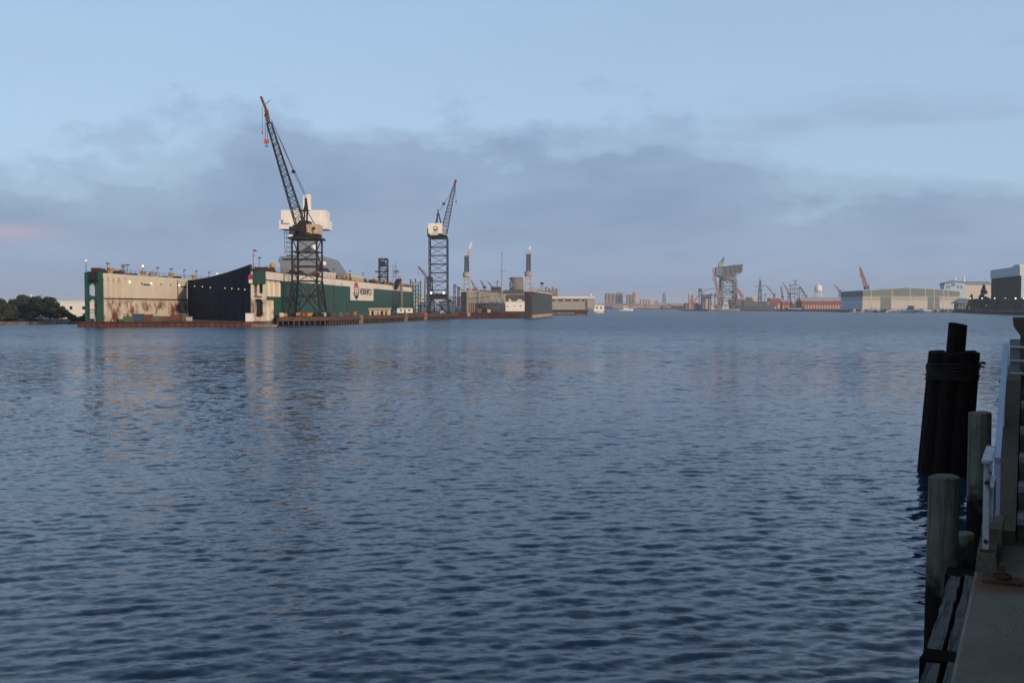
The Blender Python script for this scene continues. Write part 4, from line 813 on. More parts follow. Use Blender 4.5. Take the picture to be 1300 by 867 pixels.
# ---------------------------------------------------------------- the smaller floating dock
D2 = frame(gx(676, 366), 366, 6.62); d2 = Thing('floating_dry_dock', 'smaller grey floating dry dock with a slim crane on each wing', 'dry dock', tuple(D2((-12, 0, 0))))
def d2l(px, px0, Y0): return Y0 * ((797 - px0) / (797 - px) - 1) / math.cos(R(6.62))
T2 = gz(370.5, 366); PONT2 = mat('small_dock_hull', (.1, .085, .075), .8, .35, .25, rust=.4, streak=.4)
pz = 2.0; p2 = MB(D2); p2.box(-26.2, -2.9, -14, 96, -1.5, pz); pp = d2.part('pontoon', p2, RUSTDARK)
g = MB(D2)
for k in range(24): g.box(-26.0 + k * 1.0, -25.7 + k * 1.0, -14.2, -13.95, -.5, pz - .1)
g.box(-26.4, -2.8, -14.3, -13.9, pz - .15, pz + .1); d2.part('fender_strip', g, RUST, pp)
SLATE = mat('slate_dock_paint', (.055, .062, .075), .7, .2, .2, streak=.4); SLATEIN = mat('dock_inner_grey', (.3, .31, .29), .8, .2, .2, rust=.45, streak=.6)
d2.part('wing_core', MB(D2).box(-2.9, -.3, 0, 96, -1.0, T2), mat('dark_dock_end', (.035, .034, .037), .8, .3, .3, rust=.2))
for k in range(6):
    d2.part('hull_panel', MB(D2).box(-.3, 0, .05 + k * 16, 15.95 + k * 16, 5.1, T2 - .1), SLATE); d2.part('hull_panel', MB(D2).box(-.3, .02, .05 + k * 16, 15.95 + k * 16, 1.3, 5.05), SLATE); d2.part('hull_panel', MB(D2).box(-.3, .06, .05 + k * 16, 15.95 + k * 16, -1, 1.2), mat('waterline_buff', (.36, .29, .2), .85, .25, .3, rust=.4))
d2.part('coping', MB(D2).box(-3.3, .3, -.3, 96, T2 + .02, T2 + .45), mat('pale_coping', (.5, .46, .4), .7, .2, .5, rust=.4))
xl0, xl1 = -26.6, -24.3
d2.part('wing_core', MB(D2).box(xl0, xl1 - .3, 0, 118, -1.0, T2), mat('dark_dock_end', (.03, .03, .032)))
for k in range(7): d2.part('wall_panel', MB(D2).box(xl1 - .3, xl1, .6 + k * 16.7, 17.2 + k * 16.7, 5.6, T2 - .1), SLATEIN); d2.part('wall_panel', MB(D2).box(xl1 - .3, xl1 - .03, .6 + k * 16.7, 17.2 + k * 16.7, pz, 5.5), SLATEIN)
d2.part('coping', MB(D2).box(xl0 - .3, xl1 + .3, -.3, 118, T2 + .02, T2 + .45), mat('pale_coping', (.5, .46, .4)))
g = MB(D2)
for k in range(22): l = 3 + k * 5.2; g.beam((xl1 + .35, l, pz), (xl1 + .35, l, 5.6), .3) if k < 9 else None
g.line([(xl1 + .2, 2, 7), (xl1 + .2, 60, 8.6)], .18); d2.part('shoring', g, RUST)
d2.part('footbridge', MB(D2).box(xl1, -2.9, 92, 94, T2 + .1, T2 + .5), GREY)
d2.part('railing', railing(0, 0, 1, 0, 1) if False else MB(D2).beam((.1, 0, T2 + 1.4), (.1, 96, T2 + 1.4), .09).beam((-3.1, 0, T2 + 1.4), (-3.1, 96, T2 + 1.4), .09).beam((xl1, 0, T2 + 1.4), (xl1, 110, T2 + 1.4), .09), GREY)
g = MB(D2); rng = np.random.RandomState(4)
for k in range(16): l = 16 + k * 4.6; d2.part('deck_machine', MB(D2).box(-2.7, -.5 - rng.rand(), l, l + 1 + 2 * rng.rand(), T2 + .4, T2 + .7 + 1.3 * rng.rand()), GREY)
for k in range(14): l = 10 + k * 6.6; d2.part('deck_machine', MB(D2).box(xl0 + .4, xl1 - .4 - rng.rand(), l, l + 1 + 2 * rng.rand(), T2 + .4, T2 + .7 + 1.0 * rng.rand()), BROWNGREY)
def wing_crane(label, px, Y, py_drum0, py_drum1, py_tow, py_tip, lean, z0):
    x = gx(px, Y); t = Thing('wing_crane', label, 'crane', (x, Y, z0), 'slim cranes on the smaller dock'); zd0, zd1, zt_, zp = gz(py_drum0, Y), gz(py_drum1, Y), gz(py_tow, Y), gz(py_tip, Y); PG = mat('pale_crane_grey', (.36, .34, .3), .7, .15, .5, rust=.3)
    for sx, sy in ((-1, -1), (1, -1), (1, 1), (-1, 1)): t.part('leg', MB().beam((x + sx * 1.25, Y + sy * 1.2, z0), (x + sx * .75, Y + sy * .8, zd0), .5), PG)
    g = MB()
    for zz in (.45, .8): q = z0 + (zd0 - z0) * zz; g.box(x - 1.2, x + 1.2, Y - 1.0, Y + 1.0, q, q + .35)
    t.part('cross_frame', g, PG); t.part('drum_house', MB().lathe((x, Y, zd0), [(1.2, 0), (1.45, .2), (1.45, zd1 - zd0 - .2), (1.2, zd1 - zd0)], 16), PG, smooth=True)
    b, tt = corners(x, Y, .7, .7, zd1), corners(x, Y, .6, .6, zt_); g = MB(); lattice(g, b, tt, 4, .3)
    for p, q in zip(b, tt): g.beam(p, q, .34)
    t.part('tower', g, BLACK); t.part('top_platform', MB().box(x - 1.3, x + 1.3, Y - 1.1, Y + 1.1, zt_ - .15, zt_ + .2), PG)
    tip = Vector((x + lean, Y, zp)); mid = Vector((x + lean * .55, Y, zt_ + (zp - zt_) * .5)); t.part('jib', MB().beam((x + .3, Y - .3, zt_ - 4), mid, .18).beam((x + .6, Y + .3, zt_ - 4), mid, .18).beam((x, Y, zt_), mid, .3).beam((x + .4, Y, zt_ - 1), mid + Vector((.2, 0, 0)), .3), PG); t.part('jib_tip', MB().beam(mid, tip, .62, .6), WRAP)
wing_crane('slim crane with leaning white tipped jib on the left wing of the smaller dock', 592.5, 372, 352, 345.5, 325, 308, 1.9, T2 + .45); wing_crane('slim crane with upright white tip on the right wing of the smaller dock', 670.8, 372, 351, 344.5, 322.5, 313, .7, T2 + .45)
# work inside and behind the smaller dock
for i, (px0, px1, py0, lab) in enumerate(((601, 607, 388, 'tall rust red scaffold bay on the smaller dock floor, leftmost'), (612, 618, 386, 'middle rust red scaffold bay on the smaller dock floor'), (623, 636, 387.5, 'wide rust red scaffold bay on the smaller dock floor, rightmost'))):
    Y = 357 + i; x0, x1, z1 = gx(px0, Y), gx(px1, Y), gz(py0, Y); t = Thing('scaffold_bay', lab, 'scaffold', ((x0 + x1) / 2, Y, pz), 'scaffold bays on the smaller dock'); n_ = max(2, int((x1 - x0) / 1.1))
    for k in range(n_ + 1): t.part('post', MB().beam((x0 + (x1 - x0) * k / n_, Y, pz), (x0 + (x1 - x0) * k / n_, Y, z1 - .3 * (k % 2)), .26), RUST)
    t.part('plank', MB().box(x0, x1, Y - .4, Y + .4, z1 - 1.0, z1 - .85), TIMBERLT)
container('grey machinery box at the front of the smaller dock floor', 606, 611, 1.3, CGR, 355, pz); container('pale box on the smaller dock floor beside the scaffold', 618.5, 622.5, 1.1, CWH, 355.5, pz)
Y = 348; t = Thing('mooring_float', 'low dark float moored at the corner of the smaller dock', 'float', (gx(592, Y), Y, 0)); t.part('hull', MB().box(gx(584, Y), gx(599, Y), Y - 1, Y + 1.5, -.4, .8), RUSTDARK); t.part('hut', MB().box(gx(593, Y), gx(597, Y), Y - .5, Y + 1, .82, 2.0), GREY); t.part('tyre', MB().lathe((gx(589, Y), Y, .8), [(.3, 0), (.55, .12), (.3, .25)], 10), BLACK)
Y = 343; t = Thing('mooring_float', 'flat dark barge lying along the pier end', 'float', (gx(570, Y), Y, 0)); t.part('hull', MB().box(gx(561, Y), gx(577, Y), Y - 6, Y - 3, -.4, .55), BLACK); t.part('deck', MB().box(gx(562, Y), gx(576, Y), Y - 5.8, Y - 3.2, .555, .7), RUST)
Y = 510; x = gx(637.3, Y); t = Thing('radio_mast', 'tall thin grey mast with one crossarm behind the smaller dock', 'mast', (x, Y, 1.8)); t.part('pole', MB().tube((x, Y, 1.8), (x, Y, gz(321, Y)), .42, .22, 8), GREY); t.part('crossarm', MB().beam((x - 2, Y, gz(344.5, Y)), (x + 1.8, Y, gz(344.5, Y)), .3), GREY); t.part('top_fitting', MB().box(x - .4, x + .4, Y - .4, Y + .4, gz(322.5, Y), gz(320.5, Y)), GREY)
Y = 560; x = gx(655.5, Y); t = Thing('storage_tank', 'round brown grey tank on a dark base behind the smaller dock', 'tank', (x, Y, 1.8)); t.part('tank', MB().lathe((x, Y, gz(368, Y)), [(3.7, 0), (3.85, .4), (3.85, gz(353, Y) - gz(368, Y)), (3.2, gz(352, Y) - gz(368, Y))], 20), BROWNGREY, smooth=True)
t.part('base', MB().box(x - 6.5, x + 5, Y - 3, Y + 5, 1.8, gz(368.2, Y)), mat('dark_ship_base', (.07, .065, .07), .8, .3)); t.part('jib', MB().line([at(648.5, 366, Y - 4), at(649.5, 360, Y - 4), at(645.5, 352, Y - 4)], .5).beam(at(649.5, 360, Y - 4), at(653, 364, Y - 4), .4), GREY)
x = gx(632, 545); t = Thing('work_vessel', 'dark ship upperworks showing above the smaller dock', 'ship', (x, 545, 1.8)); t.part('deckhouse', MB().box(gx(618, 545), gx(646, 545), 545, 551, 1.8, gz(369, 545)), mat('dark_ship_base', (.07, .065, .07))); t.part('house', MB().box(gx(623, 545), gx(636, 545), 546, 550, gz(369, 545), gz(364, 545)), NAVYDK)
t.part('window', MB().box(gx(624.5, 545), gx(634.5, 545), 545.9, 546.1, gz(367, 545), gz(365.8, 545)), DARKWIN); t.part('mast', MB().beam(at(631, 364, 548), at(631.5, 356, 548), .4).beam(at(628, 358.5, 548), at(634, 358, 548), .25), NAVYDK)
jib_crane('blue dockside crane behind the left wing of the smaller dock', 615, 395, 615, 366, 610, 356, 470, BLUE, .8, bw_=.4, m2=BLUESTEEL, hook=False); jib_crane('low crane with jib leaning left just right of the slim left crane', 604, 395, 604, 368, 598, 356, 480, BROWNGREY, .9, bw_=.45, hook=False)
jib_crane('thin mobile crane before the radio mast', 626, 395, 626, 366, 619, 358, 500, BLUESTEEL, .6, bw_=.3, hook=False)
Y = 548; x0, x1 = gx(690, Y), gx(708, Y); t = Thing('quay_building', 'brown grey building with rooftop gear behind the right wing of the smaller dock', 'building', ((x0 + x1) / 2, Y, 1.0)); t.part('wall', MB().box(x0, x1, Y, Y + 14, -1, gz(369.5, Y)), mat('brown_wall', (.26, .2, .17), .8, .15)); t.part('roof', MB().box(x0 - .3, x1 + .3, Y - .3, Y + 14, gz(369.5, Y), gz(368.8, Y)), BROWNGREY)
for k, px in enumerate((692, 696, 700.5, 705)): t.part('roof_gear', MB().box(gx(px, Y), gx(px + 2.6, Y), Y + 1, Y + 3, gz(368.8, Y), gz(364.5 + k % 2 * 1.5, Y)), BROWNGREY)
tw = t.part('lookout', MB().box(gx(686.8, Y), gx(689.3, Y), Y, Y + 1, gz(370, Y), gz(361.5, Y)), GREY); t.part('lookout_top', MB().box(gx(686, Y), gx(690, Y), Y - .3, Y + 1.3, gz(361.4, Y), gz(358.5, Y)), BLACK, tw)
for px in (692, 696.5, 701, 705): t.part('window', MB().box(gx(px, Y), gx(px + 1.6, Y), Y - .05, Y + .05, gz(374.5, Y), gz(372.5, Y)), DARKWIN)
# ---------------------------------------------------------------- grey hulk moored right of the docks
Y = 520; t = Thing('moored_hulk', 'long grey flat topped hulk with dark waterline right of the smaller dock', 'ship', (gx(727, Y), Y, 0)); a, b = gx(694, Y), gx(746.5, Y); zt = gz(378.6, Y)
up = MB().prism([(a, Y, gz(393.3, Y)), (b, Y, gz(393.3, Y)), (gx(754.6, Y), Y, gz(388.5, Y)), (gx(754.9, Y), Y, zt), (a, Y, zt)], (0, 16, 0)); hull = t.part('hull', up, mat('hulk_grey', (.3, .29, .27), .7, .08, .2, streak=.3))
t.part('lower_hull', MB().prism([(a, Y + .3, -1), (gx(743, Y), Y + .3, -1), (gx(748, Y), Y + .3, gz(393.4, Y)), (a, Y + .3, gz(393.4, Y))], (0, 15, 0)), mat('black_boot_top', (.03, .024, .026), .7, .2)); t.part('boot_stripe', MB().box(gx(733, Y), gx(742.5, Y), Y + .24, Y + .29, -.2, .5), RED)
t.part('deck_edge', MB().box(a, gx(755.3, Y), Y - .5, Y + 16.5, zt + .01, zt + .75), WRAP)
for p0, p1 in ((700, 704.8), (708.5, 714.5), (717.5, 724.5), (727.5, 735.5), (738.5, 742)): t.part('gallery_opening', MB().box(gx(p0, Y), gx(p1, Y), Y - .05, Y + .2, gz(382.4, Y), gz(380.4, Y)), BLACK, hull)
t.part('sponson', MB().box(gx(745, Y), gx(755.2, Y), Y - .8, Y - .02, gz(392, Y), gz(380, Y)), mat('hulk_grey', (.3, .29, .27)), hull)
ra = t.part('radome_mast', MB().tube((gx(750.5, Y), Y + 3, zt + .7), (gx(750.5, Y), Y + 3, gz(375, Y)), .3), GREY); t.part('radome', MB().sphere((gx(750.5, Y), Y + 3, gz(374, Y)), .65), WRAP, ra, smooth=True)
Y = 505; t = Thing('deck_barge', 'low rusty barge with rubble lying beside the grey hulk', 'barge', (gx(712, Y), Y, 0)); t.part('hull', MB().box(gx(698, Y), gx(730, Y), Y, Y + 5, -.5, .55), RUSTDARK)
g = MB(); rng = np.random.RandomState(6)
for k in range(30): s = .3 + .5 * rng.rand(); xx = gx(699 + rng.rand() * 29, Y); yy = Y + .6 + 3 * rng.rand(); g.frustum((xx, yy), s * 2.4, s * 2, .5, (xx + .1, yy), s * 1.2, s, .6 + s)
t.part('rubble', g, mat('buff_rubble', (.26, .2, .14), .9, .4, .4), kind='stuff')
flat_building('waterside_hall', 'low white hall at the water right of the grey hulk', 'building', 754, 767, 387.2, 760, 14, WRAP, .4, [(757, 759, 389.5, 392), (762, 764, 389.5, 392)])
land('hall_quay', [pxy(742, 752), pxy(771, 752), pxy(771, 800), pxy(735, 800)], .6)
# ---------------------------------------------------------------- boats under way
def motorboat(label, px, py, L, m, hd=1, cabh=1.2, group='boats under way'):
    Y = yw(py); x = gx(px, Y); t = Thing('motor_boat', label, 'boat', (x, Y, 0), group); t.part('hull', boat_hull(x - L / 2, x + L / 2, Y, L * .32, -.15, L * .1, hd, L * .05), m); c = t.part('cabin', MB().frustum((x, Y), L * .4, L * .24, L * .1, (x - hd * L * .04, Y), L * .28, L * .2, L * .1 + cabh), WRAP); t.part('window', MB().box(x - L * .15, x + L * .14, Y - L * .12 - .04, Y - L * .12 + .06, L * .1 + cabh * .45, L * .1 + cabh * .75), DARKWIN, c); return t
motorboat('small white speedboat crossing right of the grey hulk', 761.5, 397.6, 5.5, WRAP, -1, .7); motorboat('white motor boat far out before the silos', 795, 394.6, 15, WRAP, 1, 3.6)
# ---------------------------------------------------------------- far shore: silos and works
def silos(label, Y, spec, m, house=None):
    xs = [gx(s[0], Y) for s in spec]; t = Thing('silo_block', label, 'silos', (sum(xs) / len(xs), Y, LZ), 'silo blocks on the far shore')
    for px, w, py in spec: x = gx(px, Y); r = w / 2 / F * Y; t.part('silo', MB().lathe((x, Y, LZ - .3), [(r, 0), (r, gz(py, Y) - LZ), (r * .7, gz(py, Y) - LZ + r * .35), (.2, gz(py, Y) - LZ + r * .5)], 14), m, smooth=True)
    if house:
        for (a, b, c, d_) in house: t.part('head_house', bx(a, b, c, d_, Y - 4, 10), m)
silos('left cluster of tall dusky silos on the far shore', 1850, [(770, 4.6, 373.5), (774.6, 4.6, 373.2), (779.2, 4.6, 374), (783.6, 4.6, 373.4), (788.2, 5, 373)], CONCDK, [(783, 790.5, 371.3, 373.2), (769, 780, 372.6, 373.8)])
silos('middle pair of grey silos on the far shore', 1900, [(797, 4.2, 374.6), (801, 4.4, 374.8)], CONCDK); silos('tallest pale silo tower on the far shore', 1820, [(806.5, 7.4, 372)], CONC, [(804, 808, 370.5, 372.4)])
silos('row of short pale bins right of the tall silo tower', 1880, [(814, 3.6, 380.6), (817.8, 3.6, 380.4), (821.4, 3.6, 380.4), (825, 3.6, 380.8), (832, 3, 382), (835, 3, 382)], CONC)
WORKS = mat('works_wall', (.2, .16, .15), .85, .12, .04); WORKS2 = mat('works_roof', (.27, .22, .2), .85, .1, .04)
for a, b, py, m, lab in ((766, 812, 385.5, WORKS, 'long low brown works hall under the silos'), (810, 842, 386.5, WORKS2, 'pale brown works hall below the short bins'), (778, 800, 388, WORKS2, 'low shed before the silo cluster'), (838, 872, 388.5, WORKS, 'flat brown shed left of the naval yard'), (800, 826, 389.5, WORKS, 'small brown shed at the water below the silos'), (852, 870, 386.5, WORKS2, 'pale shed beside the red and white tower')):
    t = flat_building('works_hall', lab, 'building', a, b, py, 1700 + 17 * (a % 7), 25, m, LZ, [(a + 3 + k * (b - a) / 6, a + 4.5 + k * (b - a) / 6, py + 2, py + 3.2) for k in range(5)], roofm=WORKS2)
t = Thing('conveyor', 'long pale conveyor sloping down to the far shore', 'conveyor', tuple(at(815, 393, 1680))); t.part('gallery', MB().beam(at(798, 392.4, 1680), at(818, 387.5, 1680), 2.6, 2.2), CONC)
for px, py in ((803, 391), (810, 389.4), (816, 388)): t.part('trestle', MB().beam(at(px, py, 1680), (gx(px, 1680), 1680, LZ - .5), 1.1), CONCDK)
t = Thing('conveyor', 'short conveyor rising left of the lattice tower', 'conveyor', tuple(at(838, 392, 1690))); t.part('gallery', MB().beam(at(836, 384.5, 1690), at(846, 388, 1690), 2.2, 2.0), CONC); t.part('trestle', MB().beam(at(838, 385, 1690), (gx(838, 1690), 1690, LZ - .5), 1.1), CONCDK); t.part('trestle', MB().beam(at(843, 387, 1690), (gx(843, 1690), 1690, LZ - .5), 1.1), CONCDK)
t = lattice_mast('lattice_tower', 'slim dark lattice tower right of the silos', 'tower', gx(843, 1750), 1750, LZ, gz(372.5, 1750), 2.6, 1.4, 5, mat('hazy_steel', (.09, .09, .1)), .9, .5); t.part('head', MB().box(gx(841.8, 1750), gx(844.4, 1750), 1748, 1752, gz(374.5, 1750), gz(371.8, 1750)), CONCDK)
# distant wooded skyline along the far shore
rng = np.random.RandomState(12); g = MB()
cl = [((gx(735 + 5.4 * k, 2300), 2300 + 60 * rng.rand(), 4 + 3 * rng.rand()), (12, 12, 5 + 3 * rng.rand())) for k in range(100)] + [((gx(-40 + 8 * k, 700), 700, 3.5), (6, 6, 3)) for k in range(26)]
leaves(g, cl, 7000, 2.2, rng); tag(g.build('distant_woods', LEAF), 'low dark line of distant trees along the far shore', 'woods', kind='stuff')
land('left_far_shore', [pxy(-60, 690), pxy(180, 690), pxy(180, 900), pxy(-60, 900)], .8, BANK)
# ---------------------------------------------------------------- naval yard
YN = 1075
t = Thing('boiler_tower', 'pink and white tower at the left end of the naval yard', 'tower', (gx(876.5, YN), YN, LZ)); t.part('tower', bx(875, 880, 373.5, 394, YN, 5), mat('pink_white', (.5, .4, .38), .8, .1))
for py in (376, 380, 384): t.part('red_band', bx(876.2, 878.2, py, py + 1.6, YN - .1, .2), RED)
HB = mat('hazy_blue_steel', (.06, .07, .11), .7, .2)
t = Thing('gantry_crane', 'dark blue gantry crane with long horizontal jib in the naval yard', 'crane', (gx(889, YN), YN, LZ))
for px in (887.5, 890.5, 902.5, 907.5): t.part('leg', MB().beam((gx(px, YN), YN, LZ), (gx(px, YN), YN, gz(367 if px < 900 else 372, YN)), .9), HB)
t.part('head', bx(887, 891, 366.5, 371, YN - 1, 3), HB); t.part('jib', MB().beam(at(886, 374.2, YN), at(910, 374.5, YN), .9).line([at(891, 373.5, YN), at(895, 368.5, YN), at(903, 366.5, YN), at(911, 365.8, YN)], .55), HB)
g = MB()
for px in range(888, 909, 4): g.beam(at(px, 374.3, YN), at(px + 2, 378, YN), .4); g.beam(at(px + 2, 378, YN), at(px + 4, 374.3, YN), .4)
t.part('truss', g, HB)
jib_crane('orange crane with low boom at the left of the naval yard', 879, 392, 880, 384, 888, 374, YN - 20, mat('rust_orange', (.45, .16, .06)), 1.6, bw_=.9)
jib_crane('faded pink crane with tall boom just left of the hammerhead crane', 912.5, 393, 912.5, 378, 905, 341, YN - 10, PINK, 1.9, bw_=1.3)
jib_crane('faded pink crane with short boom right of the hammerhead crane', 941.5, 393, 942, 376, 934, 364, YN, PINK, 1.8, bw_=1.3)
for i, (a, b, py, m, lab, wins) in enumerate(((893, 902, 376, mat('pale_pink_wall', (.45, .37, .36), .8, .05), 'pale tower block behind the gantry crane', 4), (896, 918, 387.5, WRAP, 'long white shed at the waterline left of the hammerhead crane', 6), (871, 886, 385, mat('brown_wall2', (.28, .2, .18), .8, .1), 'brown brick shop at the left of the naval yard', 4),
                                          (884, 895, 386.5, GREENGREY, 'dark grey green boat shed beside the long white shed', 3), (928, 950, 380, mat('slate_wall', (.13, .15, .165), .8, .1), 'dark slate hall behind the warship', 6), (950.5, 961, 377.8, mat('cream_wall', (.58, .5, .4), .8, .05), 'small cream building above the warship', 3), (1000, 1015, 385, WORKS, 'low dark shop behind the tall ship', 3))):
    flat_building('yard_shop', lab, 'building', a, b, py, YN + 6 + 6 * i, 16, m, LZ, [(a + (b - a) * (k + .3) / wins, a + (b - a) * (k + .7) / wins, py + 1.6, py + 3) for k in range(wins)])
# hammerhead crane
YH = 1090; HG = mat('hammerhead_grey', (.095, .12, .14), .8, .15, .1); HGL = mat('hammerhead_pale', (.17, .19, .195), .8, .12, .1); HT = mat('hammerhead_teal', (.12, .18, .2), .7, .1)
t = Thing('hammerhead_crane', 'huge grey hammerhead crane with square tower in the naval yard', 'crane', (gx(924, YH), YH, LZ)); xc = gx(924, YH); hw = 7.8; zt = gz(356, YH)
for k, (p, q) in enumerate(zip(corners(xc, YH, hw, hw, LZ), corners(xc, YH, hw * .93, hw * .93, zt))): t.part('leg', MB().beam(p, q, 2.1), HGL)
g = MB(); lattice(g, corners(xc, YH, hw, hw, LZ), corners(xc, YH, hw * .93, hw * .93, zt), 5, .8); t.part('bracing', g, HG)
t.part('turntable', MB().lathe((xc, YH, zt), [(9.2, 0), (9.4, 1.0), (9.4, 2.8), (8.6, 3.3)], 20), HGL); t.part('pedestal', MB().frustum((xc, YH), 12, 12, zt + 3.3, (xc, YH), 15, 12, gz(349, YH)), HG)
jb = t.part('jib', MB().prism([at(909.3, 350.5, YH - 5), at(918, 352.8, YH - 5), at(930, 349.5, YH - 5), at(942.5, 345, YH - 5), at(943, 336, YH - 5), at(933, 336.2, YH - 5), at(920, 338.2, YH - 5), at(909.8, 339.3, YH - 5)], (0, 10, 0)), HG)
g = MB()
for k in range(11): a_ = at(911 + 3 * k, 339 - .28 * k, YH - 5.2); b_ = at(911 + 3 * k + (1.4 if k % 2 else -1.0), 351 - .55 * k, YH - 5.2); g.beam(a_, b_, .5)
t.part('truss', g, mat('hammerhead_dark', (.1, .1, .095), .8, .1), jb); t.part('machine_house', bx(908.6, 916, 340, 350, YH - 6.2, 1.1), HT, jb); t.part('jib_tip', MB().beam(at(941, 336.5, YH), at(944, 335, YH), .8), HG, jb)
t.part('under_truss', MB().line([at(930, 350, YH), at(931.5, 353, YH), at(936, 349, YH), at(941, 346, YH)], .8), HG, jb)
t.part('top_crane_base', MB().frustum((gx(914.5, YH), YH), 5.5, 5, gz(338.8, YH), (gx(915, YH), YH), 4.5, 4, gz(333.5, YH)), mat('pale_green_grey', (.26, .3, .24), .8, .1)); t.part('top_crane_jib', MB().prism([at(915, 333.5, YH - 1), at(918.3, 333.5, YH - 1), at(920, 326.5, YH - 1), at(918.6, 326.8, YH - 1)], (0, 3, 0)), HG)
# ships of the naval yard
Yw = 1012
t = Thing('patrol_vessel', 'small pale grey vessel with pyramid superstructure before the hammerhead crane', 'ship', (gx(918, Yw - 4), Yw - 4, 0)); t.part('hull', boat_hull(gx(898, Yw), gx(938, Yw), Yw - 4, 7, -.5, 1.9, 1, .8), NAVY)
t.part('superstructure', MB().frustum((gx(919.5, Yw), Yw - 4), 7.5, 5, 1.8, (gx(920, Yw), Yw - 4), 3.6, 3, gz(383, Yw)), mat('pale_navy', (.42, .44, .46), .7, .05)); t.part('window', MB().box(gx(917.5, Yw), gx(922, Yw), Yw - 6.3, Yw - 5.8, 5.2, 6.2), DARKWIN); t.part('mast', MB().beam(at(920, 383, Yw - 4), at(920, 376, Yw - 4), .4), NAVY)
t = Thing('warship', 'dark grey warship with raked bow and lattice mast moored right of the hammerhead crane', 'ship', (gx(962, Yw), Yw, 0)); rings = []
for px, hb, zt_ in ((936, 4, 5.2), (945, 6, 5.2), (958, 6.4, 5.6), (972, 5.5, 6.4), (981, 2.8, 8.0), (988.5, .2, 9.6)):
    off = 0 if px < 975 else (px - 975) * .26; x = gx(px, Yw); rings.append([(x - off * 2, Yw - hb * .7, -.8), (x - off * 2, Yw + hb * .7, -.8), (x, Yw + hb, zt_), (x, Yw - hb, zt_)])
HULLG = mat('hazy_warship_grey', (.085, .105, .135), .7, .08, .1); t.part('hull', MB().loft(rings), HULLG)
t.part('superstructure', bx(944, 958, 381.5, 388.5, Yw - 4, 8).box(gx(957, Yw), gx(972, Yw), Yw - 4.2, Yw + 4, 5, gz(383, Yw)), HULLG); br = t.part('bridge', bx(967, 977, 382.5, 387, Yw - 3.8, 7), mat('pale_bridge_grey', (.36, .33, .29), .7, .08)); t.part('window', bx(968, 976, 383.8, 384.8, Yw - 3.95, .2), DARKWIN, br)  # bridge in a paler, warmer grey than the hull
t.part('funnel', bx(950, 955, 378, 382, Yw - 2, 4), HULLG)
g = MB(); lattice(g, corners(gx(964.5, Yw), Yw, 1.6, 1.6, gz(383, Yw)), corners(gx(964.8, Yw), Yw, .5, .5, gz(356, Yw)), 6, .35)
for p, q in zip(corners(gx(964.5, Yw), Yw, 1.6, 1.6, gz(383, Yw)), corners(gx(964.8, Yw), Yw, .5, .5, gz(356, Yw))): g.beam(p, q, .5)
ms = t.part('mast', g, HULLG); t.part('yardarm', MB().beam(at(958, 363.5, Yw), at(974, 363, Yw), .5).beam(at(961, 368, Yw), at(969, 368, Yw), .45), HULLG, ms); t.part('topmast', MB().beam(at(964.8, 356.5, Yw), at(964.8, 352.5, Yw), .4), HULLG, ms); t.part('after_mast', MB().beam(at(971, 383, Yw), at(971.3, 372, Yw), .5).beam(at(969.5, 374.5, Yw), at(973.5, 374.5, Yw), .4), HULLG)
# tall ship
Ys = 985; t = Thing('tall_ship', 'three masted sailing ship with furled sails before the red brick building', 'ship', (gx(1010, Ys), Ys, 0)); SH = mat('black_wood_hull', (.03, .03, .035), .7, .2); t.part('hull', boat_hull(gx(998, Ys), gx(1021, Ys), Ys, 6, -.6, 3.6, 1, 1.2), SH); t.part('deck_stripe', MB().box(gx(999, Ys), gx(1017, Ys), Ys - 3.1, Ys - 2.9, 2.2, 2.8), CREAM)
for px, py, yd in ((1003.5, 359.5, (363, 367, 372, 377)), (1009, 354.5, (356.5, 361.5, 367, 373)), (1014.8, 363, (366, 370, 375))):
    mm = t.part('mast', MB().tube((gx(px, Ys), Ys, 3), (gx(px, Ys), Ys, gz(py, Ys)), .35, .15, 6), SH)
    for k, y_ in enumerate(yd): w = 2.4 + .7 * k; t.part('yard', MB().beam((gx(px, Ys) - w, Ys, gz(y_, Ys)), (gx(px, Ys) + w, Ys, gz(y_, Ys)), .4), SH, mm)
g = MB()
for a, b in (((1003.5, 361), (998, 388)), ((1003.5, 361), (1009, 374)), ((1009, 356), (1003.5, 388)), ((1009, 356), (1015, 388)), ((1014.8, 364), (1009, 388)), ((1014.8, 364), (1023, 386)), ((1009, 356), (1014.8, 368))): g.beam(at(*a, Ys), at(*b, Ys), .16)
t.part('rigging', g, SH); t.part('bowsprit', MB().beam(at(1019, 389, Ys), at(1026, 384.5, Ys), .4), SH)
# red brick buildings and water tower
def brick_hall(label, px0, px1, py_roof, py_eave, Y, d, nw):
    x0, x1 = gx(px0, Y), gx(px1, Y); ze, zr = gz(py_eave, Y), gz(py_roof, Y); t = Thing('brick_building', label, 'building', ((x0 + x1) / 2, Y, LZ), 'red brick buildings of the naval yard'); t.part('wall', MB().box(x0, x1, Y, Y + d, LZ - .3, ze), BRICK)
    t.part('roof', MB().prism([(x0 - .4, Y - .4, ze + .02), (x0 - .4, Y + d / 2, zr), (x0 - .4, Y + d + .4, ze + .02)], (x1 - x0 + .8, 0, 0)), mat('pale_grey_roof', (.38, .38, .38), .7, .06))
    for k in range(nw): a = x0 + (x1 - x0) * (k + .28) / nw; b = x0 + (x1 - x0) * (k + .68) / nw; w = t.part('window', MB().box(a, b, Y - .06, Y + .1, LZ + 1.0, LZ + (ze - LZ) * .52), mat('pale_window', (.5, .46, .42), .4, .1)); t.part('sill', MB().box(a - .1, b + .1, Y - .12, Y, LZ + .8, LZ + .98), CONC, w)
